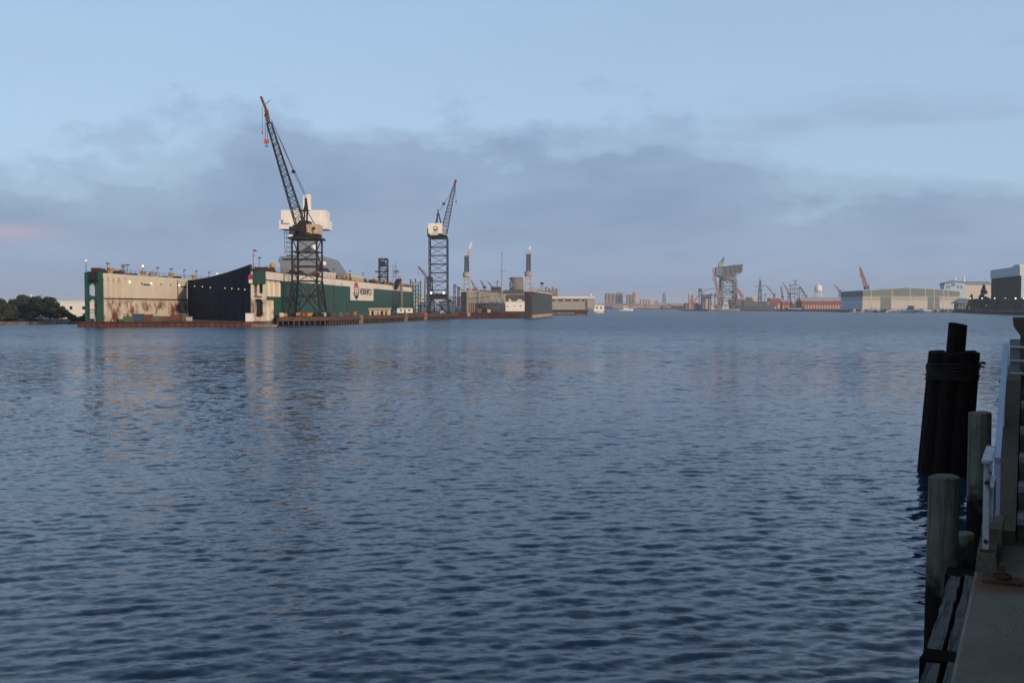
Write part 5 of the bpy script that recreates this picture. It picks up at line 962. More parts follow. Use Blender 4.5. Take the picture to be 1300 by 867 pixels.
brick_hall('long red brick building with pale windows and grey roof', 1018, 1070, 377.3, 382.3, 1040, 22, 15); brick_hall('red brick building left of the tall ship', 993, 1006, 381, 383.2, 1050, 14, 4); brick_hall('small red brick house above the warship bow', 977.5, 991, 377.8, 379.5, 1042, 12, 3)
Y = 1150; x = gx(1038.5, Y); WT = mat('water_tower_white', (.75, .73, .7), .5, .04); t = Thing('water_tower', 'white round water tower behind the red brick building', 'water tower', (x, Y, LZ)); zb, zt = gz(369.5, Y), gz(361, Y); t.part('tank', MB().lathe((x, Y, zb), [(1.0, -1.2), (3.4, -.6), (4.2, .8), (4.2, (zt - zb) * .62), (3.0, (zt - zb) * .86), (.3, zt - zb)], 16), WT, smooth=True)
for k in range(6): a = k * math.pi / 3 + .2; t.part('leg', MB().beam((x + 4.6 * math.cos(a), Y + 4.6 * math.sin(a), LZ), (x + 3.9 * math.cos(a), Y + 3.9 * math.sin(a), zb + .6), .7), WT)
t.part('riser', MB().tube((x, Y, LZ), (x, Y, zb), .9), WT); t.part('balcony', MB().lathe((x, Y, zb + .4), [(4.5, 0), (4.7, .5)], 16), WT)
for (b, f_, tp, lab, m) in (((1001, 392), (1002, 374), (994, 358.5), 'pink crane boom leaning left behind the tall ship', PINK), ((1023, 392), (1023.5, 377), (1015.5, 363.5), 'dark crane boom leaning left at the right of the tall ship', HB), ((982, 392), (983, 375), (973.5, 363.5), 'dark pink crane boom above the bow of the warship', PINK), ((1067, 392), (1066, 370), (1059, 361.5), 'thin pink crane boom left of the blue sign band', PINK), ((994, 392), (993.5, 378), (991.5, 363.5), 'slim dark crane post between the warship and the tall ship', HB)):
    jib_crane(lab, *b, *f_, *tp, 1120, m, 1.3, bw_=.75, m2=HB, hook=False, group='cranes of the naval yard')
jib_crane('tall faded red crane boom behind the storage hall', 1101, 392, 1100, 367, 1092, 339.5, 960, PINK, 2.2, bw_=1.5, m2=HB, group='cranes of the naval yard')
# ---------------------------------------------------------------- storage hall, marina and right shore
Y = 830; t = Thing('storage_hall', 'wide low storage hall with dark blue sign band and cream wall panels behind the marina', 'building', (gx(1142, Y), Y, LZ)); X = lambda p: gx(p, Y); Z = lambda p: gz(p, Y); XS = X(1095); YB = 885.0
rf = [(XS, Y, Z(369.6)), (X(1150), Y, Z(365.6)), (X(1190), Y, Z(367.6)), (X(1218.5), Y, Z(370.4))]; zl = Z(369.6)
t.part('shell', MB().prism([(XS + .3, Y + .3, LZ - .3), (X(1218.5), Y + .3, LZ - .3)] + [(x + (.3 if k == 3 else 0), y + .3, z - .1) for k, (x, y, z) in enumerate(rf[::-1])], (0, YB - Y - .4, 0)), GREENGREY)
for a, b in zip(rf, rf[1:]): t.part('roof_sheet', MB().prism([a, b, (b[0], b[1], b[2] + .5), (a[0], a[1], a[2] + .5)], (0, YB - Y + .3, 0)), PALEBLUE)
sb = t.part('sign_band', MB().box(XS + .02, XS + .28, Y + .05, YB, Z(376.5), zl - .05), BLUEDK, label='dark blue sign band with faint pale lettering'); rng = np.random.RandomState(9); p_ = Y + 16.0
for k in range(17):
    if k not in (8, 12): t.part('letter', MB().box(XS - .03, XS + .02, p_, p_ + 1.0, Z(373.6), Z(372.5 - .3 * rng.rand())), mat('faint_sign_white', (.25, .3, .4), .6, .1), sb)
    p_ += 1.75
for k in range(4):
    y0, y1 = Y + .1 + k * 13.7, Y + .1 + (k + 1) * 13.7 - .12
    t.part('wall_panel', MB().box(XS + .1, XS + .29, y0, y1, LZ, Z(380.6)), PALEBLUE); t.part('wall_panel', MB().box(XS + .1, XS + .29, y0, y1, Z(380.5), Z(376.6)), mat('sea_green_cladding', (.22, .33, .34), .5, .08))
t.part('drip_rail', MB().box(XS, X(1218.5), Y - .1, Y + .28, Z(376.7), Z(376.2)), BEIGE)
for a, b in ((1095, 1117.6), (1131.2, 1154), (1154.2, 1177.6), (1192.6, 1218.4)):
    t.part('wall_panel', MB().box(X(a), X(b), Y + .05, Y + .29, LZ, Z(381.2)), BEIGE); t.part('wall_panel', MB().box(X(a), X(b), Y + .07, Y + .29, Z(381.1), Z(376.75)), mat('tan_cladding', (.36, .33, .27), .6, .06))
for a, b in ((1117.8, 1131), (1177.8, 1192.4)): t.part('door', MB().box(X(a), X(b), Y + .14, Y + .29, LZ, Z(376.8)), GREENGREY)
# blue gabled hall with a cream wing
Y = 905; t = Thing('boat_hall', 'pale blue gabled hall with dark blue roof trim and cream side wing', 'building', (gx(1228, Y), Y, LZ)); X = lambda p: gx(p, Y); Z = lambda p: gz(p, Y)
t.part('gable_wall', MB().prism([(X(1198.5), Y, LZ), (X(1225.5), Y, LZ), (X(1225.5), Y, Z(359.5)), (X(1212), Y, Z(357.8)), (X(1198.5), Y, Z(360.5))], (0, 9, 0)), PALEBLUE)
tr_ = [(X(1198), Y, Z(360.2)), (X(1212), Y, Z(357)), (X(1226), Y, Z(358.4))]; g = MB()
for a, b in zip(tr_, tr_[1:]): g.prism([(a[0], Y - .5, a[2] - 1.1), (b[0], Y - .5, b[2] - 1.1), (b[0], Y - .5, b[2] + .5), (a[0], Y - .5, a[2] + .5)], (0, 10, 0))
t.part('roof', g, BLUE); t.part('door', MB().box(X(1207), X(1212.5), Y - .1, Y + .1, Z(363.5), Z(359.8)), BLUE)
for a in (1201, 1204, 1215, 1219): t.part('window', MB().box(X(a), X(a + 2), Y - .06, Y + .1, Z(366.5), Z(362.5)), mat('blue_glass', (.09, .15, .22), .2, .1))
t.part('side_wing', MB().box(X(1225.7), X(1262), Y + 2, Y + 20, LZ, Z(361.6)), BEIGE); t.part('side_roof', MB().prism([(X(1225.7), Y + 1.5, Z(361.6)), (X(1225.7), Y + 12, Z(356.8)), (X(1225.7), Y + 21, Z(361.6))], (X(1262) - X(1225.7), 0, 0)), ROOFGREY)
for px in (1216.6, 1228): v = t.part('roof_vent', MB().tube((X(px), Y + 8, Z(359)), (X(px), Y + 8, Z(352.2)), .9, .9, 12), WRAP); t.part('vent_cap', MB().lathe((X(px), Y + 8, Z(352.2)), [(1.1, 0), (1.0, .5), (.3, .9)], 12), WRAP, v)
# dark glass block
t = Thing('office_block', 'dark fronted office block with pale grey top band at the right edge', 'building', tuple(at(1280, 393, 600)))
pts = [pxy(1258, 640), pxy(1295.4, 575), pxy(1345, 592), pxy(1318, 690)]; zt = 27.6; zb = 22.2
BG = mat('black_glass', (.008, .007, .010), .8, .1, spec=.1); t.part('core', MB().prism([(x, y, LZ) for x, y in pts], (0, 0, zb - LZ)), BG); t.part('side_wall', MB().prism([(pts[1][0] + .25, pts[1][1] - .12, LZ), (pts[2][0], pts[2][1] - .2, LZ), (pts[2][0], pts[2][1] - .02, LZ), (pts[1][0] + .25, pts[1][1] + .05, LZ)], (0, 0, zb - LZ)), PALEBLUE)
pa, pb = Vector((*pts[0], 0)), Vector((*pts[1], 0)); nn = Vector(((pb - pa).y, -(pb - pa).x, 0)).normalized()
g = MB()
for k in range(8):
    for j in range(6):
        a, b = pa.lerp(pb, k / 8 + .006), pa.lerp(pb, (k + 1) / 8 - .006); z0, z1 = LZ + 1 + j * 3.25, LZ + 1 + j * 3.25 + 3.1
        t.part('glass_panel', MB().prism([a + Vector((0, 0, z0)), b + Vector((0, 0, z0)), b + Vector((0, 0, z1)), a + Vector((0, 0, z1))], nn * .2), BG)
t.part('top_band', MB().prism([(x, y, zb + .01) for x, y in [tuple((pa + nn * .6)[:2]), tuple((pb + nn * .6)[:2]), pts[2], pts[3]]], (0, 0, zt - zb)), mat('pale_band', (.4, .45, .5), .6, .05)); mp_ = pa.lerp(pb, .74)
t.part('roof_plant', MB().prism([(mp_.x, mp_.y, zt), (pb.x - .5, pb.y + 1, zt), (pts[2][0] - 1, pts[2][1] + 1, zt), (pts[3][0] - 3, pts[3][1] - 8, zt)], (0, 0, 1.1)), mat('pale_band', (.4, .45, .5)))
# trees, lamps and bulkhead along the right shore
conifer('tall pointed conifer left of the dark office block', gx(1248.5, 640), 640, LZ, gz(361.5, 640) - LZ, 10.5, 71, 3000); conifer('small conifer between the pavilion and the tall conifer', gx(1233, 670), 670, LZ, gz(371.5, 670) - LZ, 6.0, 72, 1500)
ORD = ['leftmost', 'second', 'third', 'fourth', 'fifth', 'sixth', 'seventh', 'eighth', 'rightmost']
for k in range(9):
    px = 1239 + 7.6 * k; Y = 655 - 15.5 * k; tree('shore_tree', f'{ORD[k]} dark rounded tree of the row below the office block', gx(px, Y), Y, LZ, gz(380 - (k % 3) * .9, Y) - LZ, 11.5 / F * Y, LEAFDK, 2200, 80 + k, .6, 16, 'row of trees on the right shore', low=.0)
for k, px in enumerate((1232, 1246.5, 1262.5, 1276, 1289, 1299.5)):
    Y = 650 - 24 * k; x = gx(px, Y); z = gz(378.8, Y); t = Thing('street_lamp', ['lit lamp globe left of the tall conifer', 'lit lamp globe just below the tall conifer', 'lit lamp globe third from left under the office block', 'lit lamp globe fourth from left under the office block', 'brightest lit lamp globe before the office block corner', 'lit lamp globe at the picture edge before the office block'][k], 'street lamp', (x, Y, LZ), 'lit lamps on the right shore')
    t.part('post', MB().tube((x, Y, LZ), (x, Y, z - .4), .12, .08, 7), BLACK); t.part('globe', MB().sphere((x, Y - .1, z), .32 + .08 * (k == 4)), GLOWL)
bh = Thing('timber_bulkhead', 'dark timber bulkhead with piles along the right shore', 'bulkhead', tuple(at(1255, 399, 580))); SP = [pxy(1303, 470), pxy(1290, 505), pxy(1240, 620), pxy(1215, 715), pxy(1180, 790), pxy(1067, 812)]
DT = mat('dark_wet_timber', (.03, .028, .028), .8, .3, .5)
for a, b in zip(SP, SP[1:]):
    a, b = Vector((*a, 0)), Vector((*b, 0)); n_ = int((b - a).length / 3.2); nr = Vector((-(b - a).y, (b - a).x, 0)).normalized(); bh.part('wale', MB().beam(a + nr * .3 + Vector((0, 0, 1.5)), b + nr * .3 + Vector((0, 0, 1.5)), .4, .5), DT)
    for k in range(n_): p = a.lerp(b, k / n_) + nr * .6; bh.part('pile', MB().tube((p.x, p.y, -1), (p.x, p.y, 2.1 + .5 * ((k * 7) % 3) / 2), .25, .22, 6), DT)
    g = MB()
    for k in range(n_): p = a.lerp(b, k / n_) - nr * .8; g.beam((p.x, p.y, LZ), (p.x, p.y, LZ + 1.1), .12)
    g.beam(a - nr * .8 + Vector((0, 0, LZ + 1.1)), b - nr * .8 + Vector((0, 0, LZ + 1.1)), .12); bh.part('railing', g, DT)
Y = 735; t = Thing('pavilion', 'blue grey hip roofed pavilion beside the marina', 'pavilion', (gx(1222, Y), Y, LZ)); x = gx(1222, Y); t.part('roof', MB().frustum((x, Y), 15, 10, gz(385.5, Y), (x, Y), 5, 2, gz(379, Y)), mat('slate_blue_roof', (.13, .17, .23), .6, .1))
for px in (1214, 1218, 1222, 1226, 1230): t.part('post', MB().box(gx(px, Y) - .2, gx(px, Y) + .2, Y - 4.6, Y - 4.2, LZ - .6, gz(385.5, Y)), GREY)
t.part('inner_wall', MB().box(x - 5, x + 5, Y - 2, Y + 3, LZ, gz(385.6, Y)), mat('grey_wall', (.2, .22, .24), .8, .1))
# marina
YM_ = 785; mq = Thing('marina_pier', 'low dark marina pier with piles before the storage hall', 'pier', (gx(1130, YM_), YM_, 0)); mq.part('deck', MB().box(gx(1067, YM_), gx(1222, YM_), YM_ + 2, YM_ + 5, .5, 1.1), DT)
for k in range(30): px = 1068 + k * 5.2; mq.part('pile', MB().tube((gx(px, YM_), YM_ + 1.6, -1), (gx(px, YM_), YM_ + 1.6, 1.6 + 1.2 * ((k * 5) % 4) / 3), .3, .26, 6), DT if k % 3 else TIMBERLT)
for i, (px, py, lab) in enumerate(((1106, 366.5, 'leftmost sailboat of the marina, before the first cream panel'), (1132.3, 367.5, 'sailboat moored before the left dark door of the storage hall'), (1155.3, 363.5, 'sailboat with tall mast moored before the roof peak of the storage hall'), (1174.3, 364.5, 'sailboat moored right of the large white yacht'), (1185.8, 363, 'tall masted sailboat before the right dark door of the storage hall'), (1198, 367, 'sailboat moored left of the blue gabled hall'), (1203.3, 366, 'rightmost sailboat, before the blue gabled hall'))):
    Y = 772 + 3 * (i % 3); x = gx(px, Y); t = Thing('sailboat', lab, 'sailboat', (x, Y, 0), 'sailboats in the marina'); t.part('hull', boat_hull(x - 4.6, x + 4.6, Y, 3, -.3, 1.2, 1 if i % 2 else -1, .4), WRAP if i % 3 else BLUEDK); t.part('cabin', MB().frustum((x, Y), 4, 1.8, 1.2, (x, Y), 3.2, 1.4, 1.85), WRAP)
    mm = t.part('mast', MB().tube((x, Y, 1.2), (x, Y, gz(py, Y)), .2, .16, 6), WRAP); t.part('spreader', MB().beam((x - .9, Y, 9), (x + .9, Y, 9), .14), GREY, mm); t.part('furled_sail', MB().tube((x, Y, 2.7), (x + (3.6 if i % 2 == 0 else -3.6), Y, 2.7), .3, .2, 7), BLUE if i % 2 else CREAM)
    t.part('stay', MB().beam((x - 4.5, Y, 1.4), (x, Y, gz(py + 1, Y)), .09).beam((x + 4.5, Y, 1.4), (x, Y, gz(py + 1, Y)), .09), GREY)
for px, py, L, h_, hd, lab in ((1154.5, 397.2, 15, 2.2, -1, 'large white motor yacht in the middle of the marina'), (1115, 396.4, 8, 1.5, 1, 'white motor boat with cream cabin left in the marina'), (1127, 396.3, 7, 1.3, -1, 'white motor boat beside the left dark door'), (1095, 396.3, 8, 1.2, 1, 'white motor boat before the blue wall panel'), (1138, 396.4, 6, 1.2, 1, 'small white motor boat left of the large yacht'), (1180, 396.6, 7, 1.4, -1, 'white motor boat before the right dark door'), (1084, 396.3, 7, 1.4, -1, 'leftmost white motor boat under the sign band'), (1170, 396.8, 8, 1.5, 1, 'white motor boat just right of the large yacht'), (1192, 396.8, 7, 1.5, 1, 'white motor boat before the last cream panel of the hall'), (1206, 397.0, 8, 1.6, -1, 'rightmost white motor boat, left of the pavilion'), (1104, 396.6, 6, 1.1, -1, 'small white motor boat at the foot of the first sailboat mast'), (1075, 396.4, 5, 1.0, 1, 'tiny white motor boat at the left end of the marina')):
    t = motorboat(lab, px, py, L, WRAP, hd, h_, 'motor boats in the marina'); Y = yw(py); x = gx(px, Y)
    if L > 10: t.part('flybridge', MB().frustum((x + 1, Y), 4.2, 2.6, 1.5 + h_, (x + 1, Y), 3.2, 2.2, 2.7 + h_), BLUEDK); t.part('rail', MB().beam((x - 7, Y - 2, 2.8), (x + 3, Y - 2.3, 2.3), .1), GREY)
# ---------------------------------------------------------------- promenade in the foreground
AZF = math.degrees(math.atan((1311 - 650) / F)); FG = frame(0, 0, AZF); PZ = H - 1.6
def concrete(name, col, sc=2.0, dark=.3, extra=0.0):
    m = mat(name, col, .9, .14, sc, bump=.006); nt = m.node_tree; b = nt.nodes['Principled BSDF']; L = nt.links.new; geo = nt.nodes.new('ShaderNodeNewGeometry'); src = b.inputs['Base Color'].links[0].from_socket
    for scale, lo, hi, k in ((.9, .45, .7, dark), (70, .5, .66, .65), (16, .52, .72, extra), (3.5, .55, .7, .3)):
        n = nt.nodes.new('ShaderNodeTexNoise'); n.inputs['Scale'].default_value = scale; n.inputs['Detail'].default_value = 8; n.inputs['Roughness'].default_value = .65; L(geo.outputs['Position'], n.inputs['Vector'])
        r = nt.nodes.new('ShaderNodeMapRange'); r.inputs[1].default_value = lo; r.inputs[2].default_value = hi; r.inputs[4].default_value = k; L(n.outputs['Fac'], r.inputs[0])
        mx = nt.nodes.new('ShaderNodeMix'); mx.data_type = 'RGBA'; L(r.outputs[0], mx.inputs[0]); L(src, mx.inputs[6]); mx.inputs[7].default_value = tuple(c * .35 for c in col) + (1,); src = mx.outputs[2]
    def mixto(fac, col_):
        nonlocal src
        mx = nt.nodes.new('ShaderNodeMix'); mx.data_type = 'RGBA'; L(fac, mx.inputs[0]); L(src, mx.inputs[6]); mx.inputs[7].default_value = col_ + (1,); src = mx.outputs[2]
    def mrange(f, a, b_, c, d_):
        r = nt.nodes.new('ShaderNodeMapRange'); L(f, r.inputs[0])
        for i, v in enumerate((a, b_, c, d_)): r.inputs[i + 1].default_value = v
        return r.outputs[0]
    # hairline cracks
    wn_ = nt.nodes.new('ShaderNodeTexNoise'); wn_.inputs['Scale'].default_value = 3; wn_.inputs['Detail'].default_value = 5; L(geo.outputs['Position'], wn_.inputs['Vector'])
    wv = nt.nodes.new('ShaderNodeVectorMath'); wv.operation = 'MULTIPLY_ADD'; L(wn_.outputs['Color'], wv.inputs[0]); wv.inputs[1].default_value = (.35, .35, .35); L(geo.outputs['Position'], wv.inputs[2])
    vo_ = nt.nodes.new('ShaderNodeTexVoronoi'); vo_.feature = 'DISTANCE_TO_EDGE'; vo_.inputs['Scale'].default_value = .8; L(wv.outputs[0], vo_.inputs['Vector'])
    mixto(mrange(vo_.outputs['Distance'], .0012, .004, .4, 0.0), tuple(c * .2 for c in col))
    # rust bled from the mooring plate
    dv = nt.nodes.new('ShaderNodeVectorMath'); dv.operation = 'DISTANCE'; L(geo.outputs['Position'], dv.inputs[0]); dv.inputs[1].default_value = tuple(FG((-.15, 6.36, PZ)))
    ad = nt.nodes.new('ShaderNodeMath'); ad.operation = 'MULTIPLY_ADD'; L(wn_.outputs['Fac'], ad.inputs[0]); ad.inputs[1].default_value = .22; L(dv.outputs['Value'], ad.inputs[2])
    mixto(mrange(ad.outputs[0], .22, .40, .9, 0.0), (.12, .05, .02))
    L(src, b.inputs['Base Color']); return m
CONCF = concrete('promenade_concrete', (.185, .158, .12), 2.0, .45, .5); CONCW = concrete('stair_concrete', (.15, .115, .082), 3.0, .45, .5)
pm = structure('promenade', MB(FG).box(-.26, 60, -70, 70, -3, PZ - .09), CONCF)
S0 = [-3, -.6, 1.8, 4.2, 6.55, 30]
for a, b in zip(S0, S0[1:]):
    for n0, n1 in ((-.29, 2.1), (2.12, 4.5)):
        mb = MB(FG); c = .018; z0, z1 = PZ - .3 if n0 < 0 else PZ - .1, PZ - (.0 if n0 < 0 else .002); pr_ = [(n0 + c, a + .008, z1), (n0, a + .008, z1 - c), (n0, a + .008, z0), (n1, a + .008, z0), (n1, a + .008, z1)]
        mb.prism(pr_, (0, b - a - .016, 0)); o = mb.build('concrete_slab', CONCF); o.parent = pm
# stair with landing, stringer and flared pedestal
st_ = Thing('concrete_stair', 'dark concrete stair with landing at the right picture edge', 'stair', tuple(FG((.6, 7.54, PZ)))); sr0 = 7.54
for i in range(5):
    z1 = PZ + .17 * (i + 1); s = st_.part('step', MB(FG).box(-.07, 2.8, sr0 + .3 * i + .025, 9.4, z1 - .17 + .002, z1 - .045), CONCW); st_.part('nosing', MB(FG).box(-.072, 2.8, sr0 + .3 * i - .012, sr0 + .3 * i + .34, z1 - .044, z1), mat('pale_tread_edge', (.2, .19, .175), .8, .2, 4), s)
st_.part('landing', MB(FG).box(-.08, 2.8, sr0 + 1.5, 11.5, PZ + .74, PZ + .9), CONCW)
st_.part('stringer', MB(FG).prism([(-.2, sr0 - .1, PZ), (-.2, 11.4, PZ), (-.2, 11.4, PZ + 1.04), (-.2, sr0 + 1.6, PZ + 1.0), (-.2, sr0 + .1, PZ + .14), (-.2, sr0 - .1, PZ + .1)], (.12, 0, 0)), CONCW)
st_.part('back_wall', MB(FG).box(-.1, 2.8, 10.3, 10.5, PZ + .9, PZ + 1.36), CONCW)
pd = Thing('stone_pedestal', 'flared dark stone pedestal at the top of the stair', 'pedestal', tuple(FG((.3, 10.9, PZ)))); prof = [(-.075, PZ + .3), (-.075, PZ + 1.24), (-.1, PZ + 1.33), (-.16, PZ + 1.42), (-.17, PZ + 1.5), (1.2, PZ + 1.5), (1.2, PZ + .3)]
pd.part('shaft', MB(FG).prism([(n, 10.52, z) for n, z in prof], (0, 1.0, 0)), CONCW); pd.part('cap', MB(FG).box(-.06, 1.1, 10.65, 11.4, PZ + 1.502, PZ + 1.57), CONCW)
# handrails
RAILW = mat('chalky_white_steel', (.52, .53, .55), .55, .08, 5, rust=.35, rscale=(6, 6, 2)); RAILB = mat('pale_blue_steel', (.40, .47, .60), .4, .06, 4)
hr = Thing('stair_handrail', 'pale blue flat handrail climbing the left side of the stair', 'handrail', tuple(FG((-.2, 7.6, PZ))))
hr.part('rail', MB(FG).beam((-.2, 7.55, PZ + .56), (-.2, 9.62, PZ + 1.27), .042, .028), RAILB)
for s_, z0, z1 in ((7.6, PZ, PZ + .56), (8.6, PZ + .4, PZ + .9), (9.58, PZ + .95, PZ + 1.25)): p = hr.part('post', MB(FG).box(-.22, -.18, s_ - .022, s_ + .022, z0, z1), RAILB); hr.part('base_plate', MB(FG).box(-.25, -.15, s_ - .05, s_ + .05, z0 + .001, z0 + .015), RUST, p)
gr = Thing('guard_rail', 'three white pipe rails across the stair landing', 'guard rail', tuple(FG((-.1, 9.75, PZ + .9))))
for z in (1.02, 1.13, 1.25): gr.part('rail', MB(FG).tube((-.17, 9.75, PZ + z), (2.8, 9.75, PZ + z), .012, n=8), mat('cream_steel', (.55, .52, .46), .5, .08, 4))
for n in (-.13, 1.4): gr.part('post', MB(FG).box(n - .045, n + .035, 9.77, 9.83, PZ + .75, PZ + 1.32), GREY)
gs = Thing('rail_bracket', 'short rusty white steel rail stub bolted to a concrete plinth', 'rail', tuple(FG((-.22, 6.9, PZ))))
pln = gs.part('plinth', MB(FG).prism([(-.285, 6.6, PZ + .001), (-.165, 6.6, PZ + .001), (-.175, 6.63, PZ + .11), (-.278, 6.63, PZ + .11)], (0, .75, 0)), CONCW)
gs.part('plinth_block', MB(FG).box(-.27, -.15, 6.95, 7.42, PZ + .002, PZ + .2), CONCW, pln)
gs.part('top_plate', MB(FG).prism([(-.262, 6.66, PZ + .655), (-.205, 6.66, PZ + .655), (-.205, 6.66, PZ + .672), (-.262, 6.66, PZ + .672)], (0, .74, 0)), RAILW)
for s_ in (6.70, 7.12):
    po = gs.part('post', MB(FG).box(-.252, -.216, s_, s_ + .035, PZ + .111, PZ + .654), RAILW); gs.part('foot_plate', MB(FG).box(-.268, -.195, s_ - .03, s_ + .06, PZ + .111, PZ + .122), RUST, po)
    for z in (.17, .53): gs.part('bolt', MB(FG).tube((-.234, s_ - .012, PZ + z), (-.234, s_ + .002, PZ + z), .013, n=8), mat('dark_rust_bolt', (.05, .022, .015), .8, .3, 20), po)
gs.part('mid_bar', MB(FG).box(-.215, -.195, 6.72, 7.2, PZ + .28, PZ + .5), RAILW)
mr = Thing('mooring_plate', 'rusty mooring plate with ring bolted to the promenade edge', 'mooring ring', tuple(FG((-.16, 6.42, PZ)))); RB = mat('bright_rust', (.085, .036, .018), .85, .5, 14, bump=.004)
mr.part('plate', MB(FG).box(-.24, -.03, 6.36, 6.5, PZ + .001, PZ + .018), RB); mr.part('lug', MB(FG).box(-.15, -.12, 6.41, 6.47, PZ + .019, PZ + .1), RB)
mr.part('ring', MB(FG).line([(-.135 + .045 * math.cos(a), 6.42 + .02 * math.sin(a), PZ + .03 + .02 * (1 + math.sin(a)) * .4) for a in [k * math.pi / 6 for k in range(13)]], .014), RB)
for n in (-.22, -.19, -.05): mr.part('bolt', MB(FG).lathe(FG((n, 6.4, PZ + .018)), [(.016, 0), (.016, .012), (.008, .018)], 8), mat('worn_bolt', (.35, .33, .32), .4, .1, 20, metal=.6))
# weathered fender timbers outside the wall
def timbermat(name, col, crack=.8, tide=False):
    m = mat(name, col, .9, .3, 5.0, bump=.012, spec=.12); nt = m.node_tree; b = nt.nodes['Principled BSDF']; L = nt.links.new; src = b.inputs['Base Color'].links[0].from_socket; tc_ = nt.nodes.new('ShaderNodeTexCoord'); mr0 = nt.nodes.new('ShaderNodeMapping'); L(tc_.outputs['Object'], mr0.inputs[0]); mr0.inputs['Rotation'].default_value = (0, 0, R(AZF)) if 'beam' in name else (0, 0, 0); mp = nt.nodes.new('ShaderNodeMapping'); L(mr0.outputs[0], mp.inputs[0]); mp.inputs['Scale'].default_value = (26, 1.2, 26) if 'beam' in name else (22, 22, .9); n = nt.nodes.new('ShaderNodeTexNoise'); n.inputs['Scale'].default_value = 1.6; n.inputs['Detail'].default_value = 6; L(mp.outputs[0], n.inputs['Vector'])
    r = nt.nodes.new('ShaderNodeMapRange'); r.inputs[1].default_value = .5; r.inputs[2].default_value = .68; r.inputs[4].default_value = crack; L(n.outputs['Fac'], r.inputs[0]); mx = nt.nodes.new('ShaderNodeMix'); mx.data_type = 'RGBA'; L(r.outputs[0], mx.inputs[0]); L(src, mx.inputs[6]); mx.inputs[7].default_value = tuple(c * .28 for c in col) + (1,); src = mx.outputs[2]
    if tide:      # dark wet growth below the high water mark
        g_ = nt.nodes.new('ShaderNodeNewGeometry'); sp_ = nt.nodes.new('ShaderNodeSeparateXYZ'); L(g_.outputs['Position'], sp_.inputs[0]); nz = nt.nodes.new('ShaderNodeTexNoise'); nz.inputs['Scale'].default_value = 7; L(g_.outputs['Position'], nz.inputs['Vector'])
        ma = nt.nodes.new('ShaderNodeMath'); ma.operation = 'MULTIPLY_ADD'; L(nz.outputs['Fac'], ma.inputs[0]); ma.inputs[1].default_value = .7; L(sp_.outputs[2], ma.inputs[2]); mr_ = nt.nodes.new('ShaderNodeMapRange'); L(ma.outputs[0], mr_.inputs[0]); mr_.inputs[1].default_value = 2.2; mr_.inputs[2].default_value = 1.95
        mt = nt.nodes.new('ShaderNodeMix'); mt.data_type = 'RGBA'; L(mr_.outputs[0], mt.inputs[0]); L(src, mt.inputs[6]); mt.inputs[7].default_value = (.012, .010, .008, 1); src = mt.outputs[2]
    L(src, b.inputs['Base Color'])
    bp_ = nt.nodes.new('ShaderNodeBump'); bp_.inputs['Strength'].default_value = .8; bp_.inputs['Distance'].default_value = .012; bp_.invert = True; L(r.outputs[0], bp_.inputs['Height']); L(bp_.outputs[0], b.inputs['Normal']); return m
BEAMW = timbermat('weathered_beam_wood', (.115, .11, .105)); PILEW = timbermat('green_grey_pile_wood', (.165, .155, .11), .55, True); PILED = timbermat('tarred_pile_wood', (.017, .0105, .008))
def rough_beam(n0, n1, s0, s1, z0, z1, seed):
    rng = np.random.RandomState(seed); k = 14; rings = []
    for j in range(k + 1):
        s_ = s0 + (s1 - s0) * j / k; a = rng.rand(4) * .012; rings.append([FG((n0 + a[0], s_, z0)), FG((n1 - a[1], s_, z0)), FG((n1 - a[2], s_, z1 - a[3] * .6)), FG((n0 + a[0] + .008, s_, z1 - a[1] * .8))])
    return MB().loft(rings)
TZ = PZ - .35
for lab, n0, n1, s0, s1, sd in (('outer split fender timber below the rail stub', -.525, -.43, 6.13, 7.92, 1), ('inner fender timber against the wall below the rail stub', -.418, -.30, 6.13, 7.92, 2), ('outer fender timber at the bottom picture edge', -.51, -.415, 2.2, 5.93, 3), ('inner fender timber at the bottom picture edge', -.402, -.305, 2.2, 5.93, 4)): solo('fender_timber', lab, 'timber', rough_beam(n0, n1, s0, s1, TZ - .22, TZ - .015 * (sd % 2), sd), BEAMW, 'fender timbers along the wall')
solo('dark_cross_block', 'near black block filling the dark gap between the fender timbers', 'timber', rough_beam(-.54, -.302, 5.935, 6.125, TZ - .5, TZ - .005, 9), mat('dark_brown_timber', (.012, .008, .006), .95, .4, 9, spec=.05))  # near-black block stands in for the dark gap between the timber ends
solo('dark_cross_block', 'dark wet cross timber at the foot of the nearest pile', 'timber', rough_beam(-.56, -.31, 7.95, 8.25, TZ - .3, TZ - .03, 10), mat('dark_brown_timber', (.012, .008, .006)))
def pile(mb, x, y, z0, z1, r, dx=0.0, dy=0.0, seed=0, n=18, tilt=0.0, top=.012):
    rng = np.random.RandomState(seed); ph = rng.rand(4) * 6.28; rings = []
    for j in range(12):
        u = j / 11; z = z0 + (z1 - z0) * u; rr = r * (1.06 - .08 * u); rings.append([(x + dx * u + rr * (1 + .03 * math.sin(3 * a + ph[0] + u * 2) + .02 * math.sin(7 * a + ph[1])) * math.cos(a), y + dy * u + rr * (1 + .03 * math.sin(4 * a + ph[2] + u)) * math.sin(a), z + (tilt * math.cos(a) if j == 11 else 0)) for a in [k * 2 * math.pi / n for k in range(n)]])
    rings.append([(x + dx + (px_ - x - dx) * .82, y + dy + (py_ - y - dy) * .82, z_ + top) for px_, py_, z_ in rings[-1]]); return mb.loft(rings)
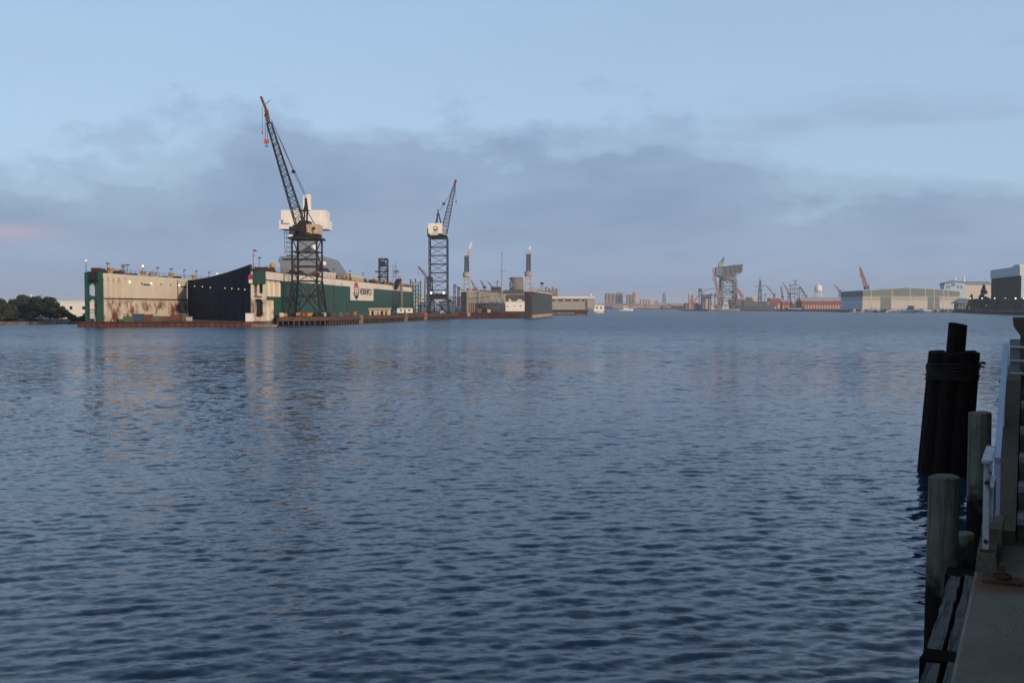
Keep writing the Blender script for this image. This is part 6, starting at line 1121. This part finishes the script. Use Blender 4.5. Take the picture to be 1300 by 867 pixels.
for lab, px, Y, pt, w, dx, sd in (('thick green grey timber pile nearest the camera', 1202, 8.2, 604, 38, .06, 1), ('short dark stub pile between the near pile and the wall', 1229, 9.3, 676, 25, 0, 2), ('tall green grey timber pile behind the rail stub', 1246.5, 12.0, 523, 27.5, .02, 3)):
    x = gx(px, Y); solo('timber_pile', lab, 'pile', pile(MB(), x - dx, Y, -2, gz(pt, Y) - .01, w / 2 / F * Y, dx, 0, sd, 28, .006), PILEW, 'single piles along the wall', True, (x, Y, 0))
# dolphin of lashed piles
Y = 24.0; xc = gx(1201.5, Y); dl = Thing('mooring_dolphin', 'dark dolphin of lashed piles with one pile standing taller', 'dolphin', (xc, Y, 0)); zt = gz(446, Y); r = .19; lean = .2
for k in range(8):
    a = k * 2 * math.pi / 8 + .2; rad0, rad1 = .42, .39; x0, y0 = xc + rad0 * math.cos(a), Y + rad0 * math.sin(a); x1, y1 = xc + lean + rad1 * math.cos(a), Y + rad1 * math.sin(a); z0_ = -1.5; u0 = z0_ / zt
    dl.part('pile', pile(MB(), x0 + (x1 - x0) * u0, y0 + (y1 - y0) * u0, z0_, zt - .03 * (k % 3), r, (x1 - x0) * (1 - u0), (y1 - y0) * (1 - u0), 30 + k, 14, .01), PILED, smooth=True)
dl.part('core_pile', pile(MB(), xc - .02, Y, -1.5, zt - .06, .27, lean, 0, 43, 14, .01), PILED, smooth=True); cxp = xc + lean - .03; dl.part('centre_pile', pile(MB(), cxp - .02, Y, 1.5, gz(411.5, Y), .215, .14, 0, 44, 16, -.035), PILED, smooth=True, label='taller centre pile with a slanted top')
ROPE = mat('rusted_wire_rope', (.028, .017, .011), .85, .4, 8)
for k in range(6):
    z = gz(480 - k * 3.6, Y); cxk = xc + lean * z / zt; rr = .39 + .195 + .010 * math.sin(k * 2.1); dl.part('rope_turn', MB().line([(cxk + rr * math.cos(a), Y + rr * math.sin(a), z + .015 * math.sin(a * 2 + k)) for a in [q * math.pi / 12 for q in range(25)]], .042), ROPE)
zz = gz(462, Y); dl.part('rope_end', MB().line([(xc + lean + .5, Y - .2, zz), (xc + lean + .6, Y - .22, zz + .05), (xc + lean + .66, Y - .2, zz + .02)], .045).line([(xc + lean + .5, Y - .2, zz - .03), (xc + lean + .63, Y - .22, zz - .06)], .04), ROPE)
# ---------------------------------------------------------------- unseen brick building, added to throw shade over the foreground
wb = Thing('shade_building', 'unseen brick building added beside the promenade to shade the foreground', 'building', tuple(FG((20, -5, PZ)))); wb.part('wall', MB(FG).box(9.6, 32, -60, 52, PZ - .05, PZ + 24), mat('brown_brick', (.16, .09, .07), .9, .15, .6)); wb.part('cornice', MB(FG).box(9.1, 32.5, -60.5, 52.5, PZ + 24, PZ + 24.7), CONC)
w0 = MB(FG).box(9.5, 9.62, 0, 1.7, PZ + 1.2, PZ + 3.1).build('window', DARKWIN, wb.loc); w0.parent = wb.o; d_ = FG((0, 1, 0)) - FG((0, 0, 0))
for fl_ in range(6):
    for k in range(-14, 12):
        if fl_ == 0 and k == 0: continue
        o = w0.copy(); scene.collection.objects.link(o); o.parent = wb.o; o.location = d_ * (k * 4.2) + Vector((0, 0, fl_ * 3.9))
# ---------------------------------------------------------------- harbour haze
hz = MB().box(-3600, 5200, -90, 6700, -4, 62); ho = hz.build('haze', LAND); ho['kind'] = 'stuff'; hm = bpy.data.materials.new('haze'); hm.use_nodes = True; hm.node_tree.nodes.clear()
vo = hm.node_tree.nodes.new('ShaderNodeVolumePrincipled'); vo.inputs['Color'].default_value = (.80, .86, .95, 1); vo.inputs['Density'].default_value = .00019; mo = hm.node_tree.nodes.new('ShaderNodeOutputMaterial'); hm.node_tree.links.new(vo.outputs[0], mo.inputs['Volume']); ho.data.materials.clear(); ho.data.materials.append(hm)
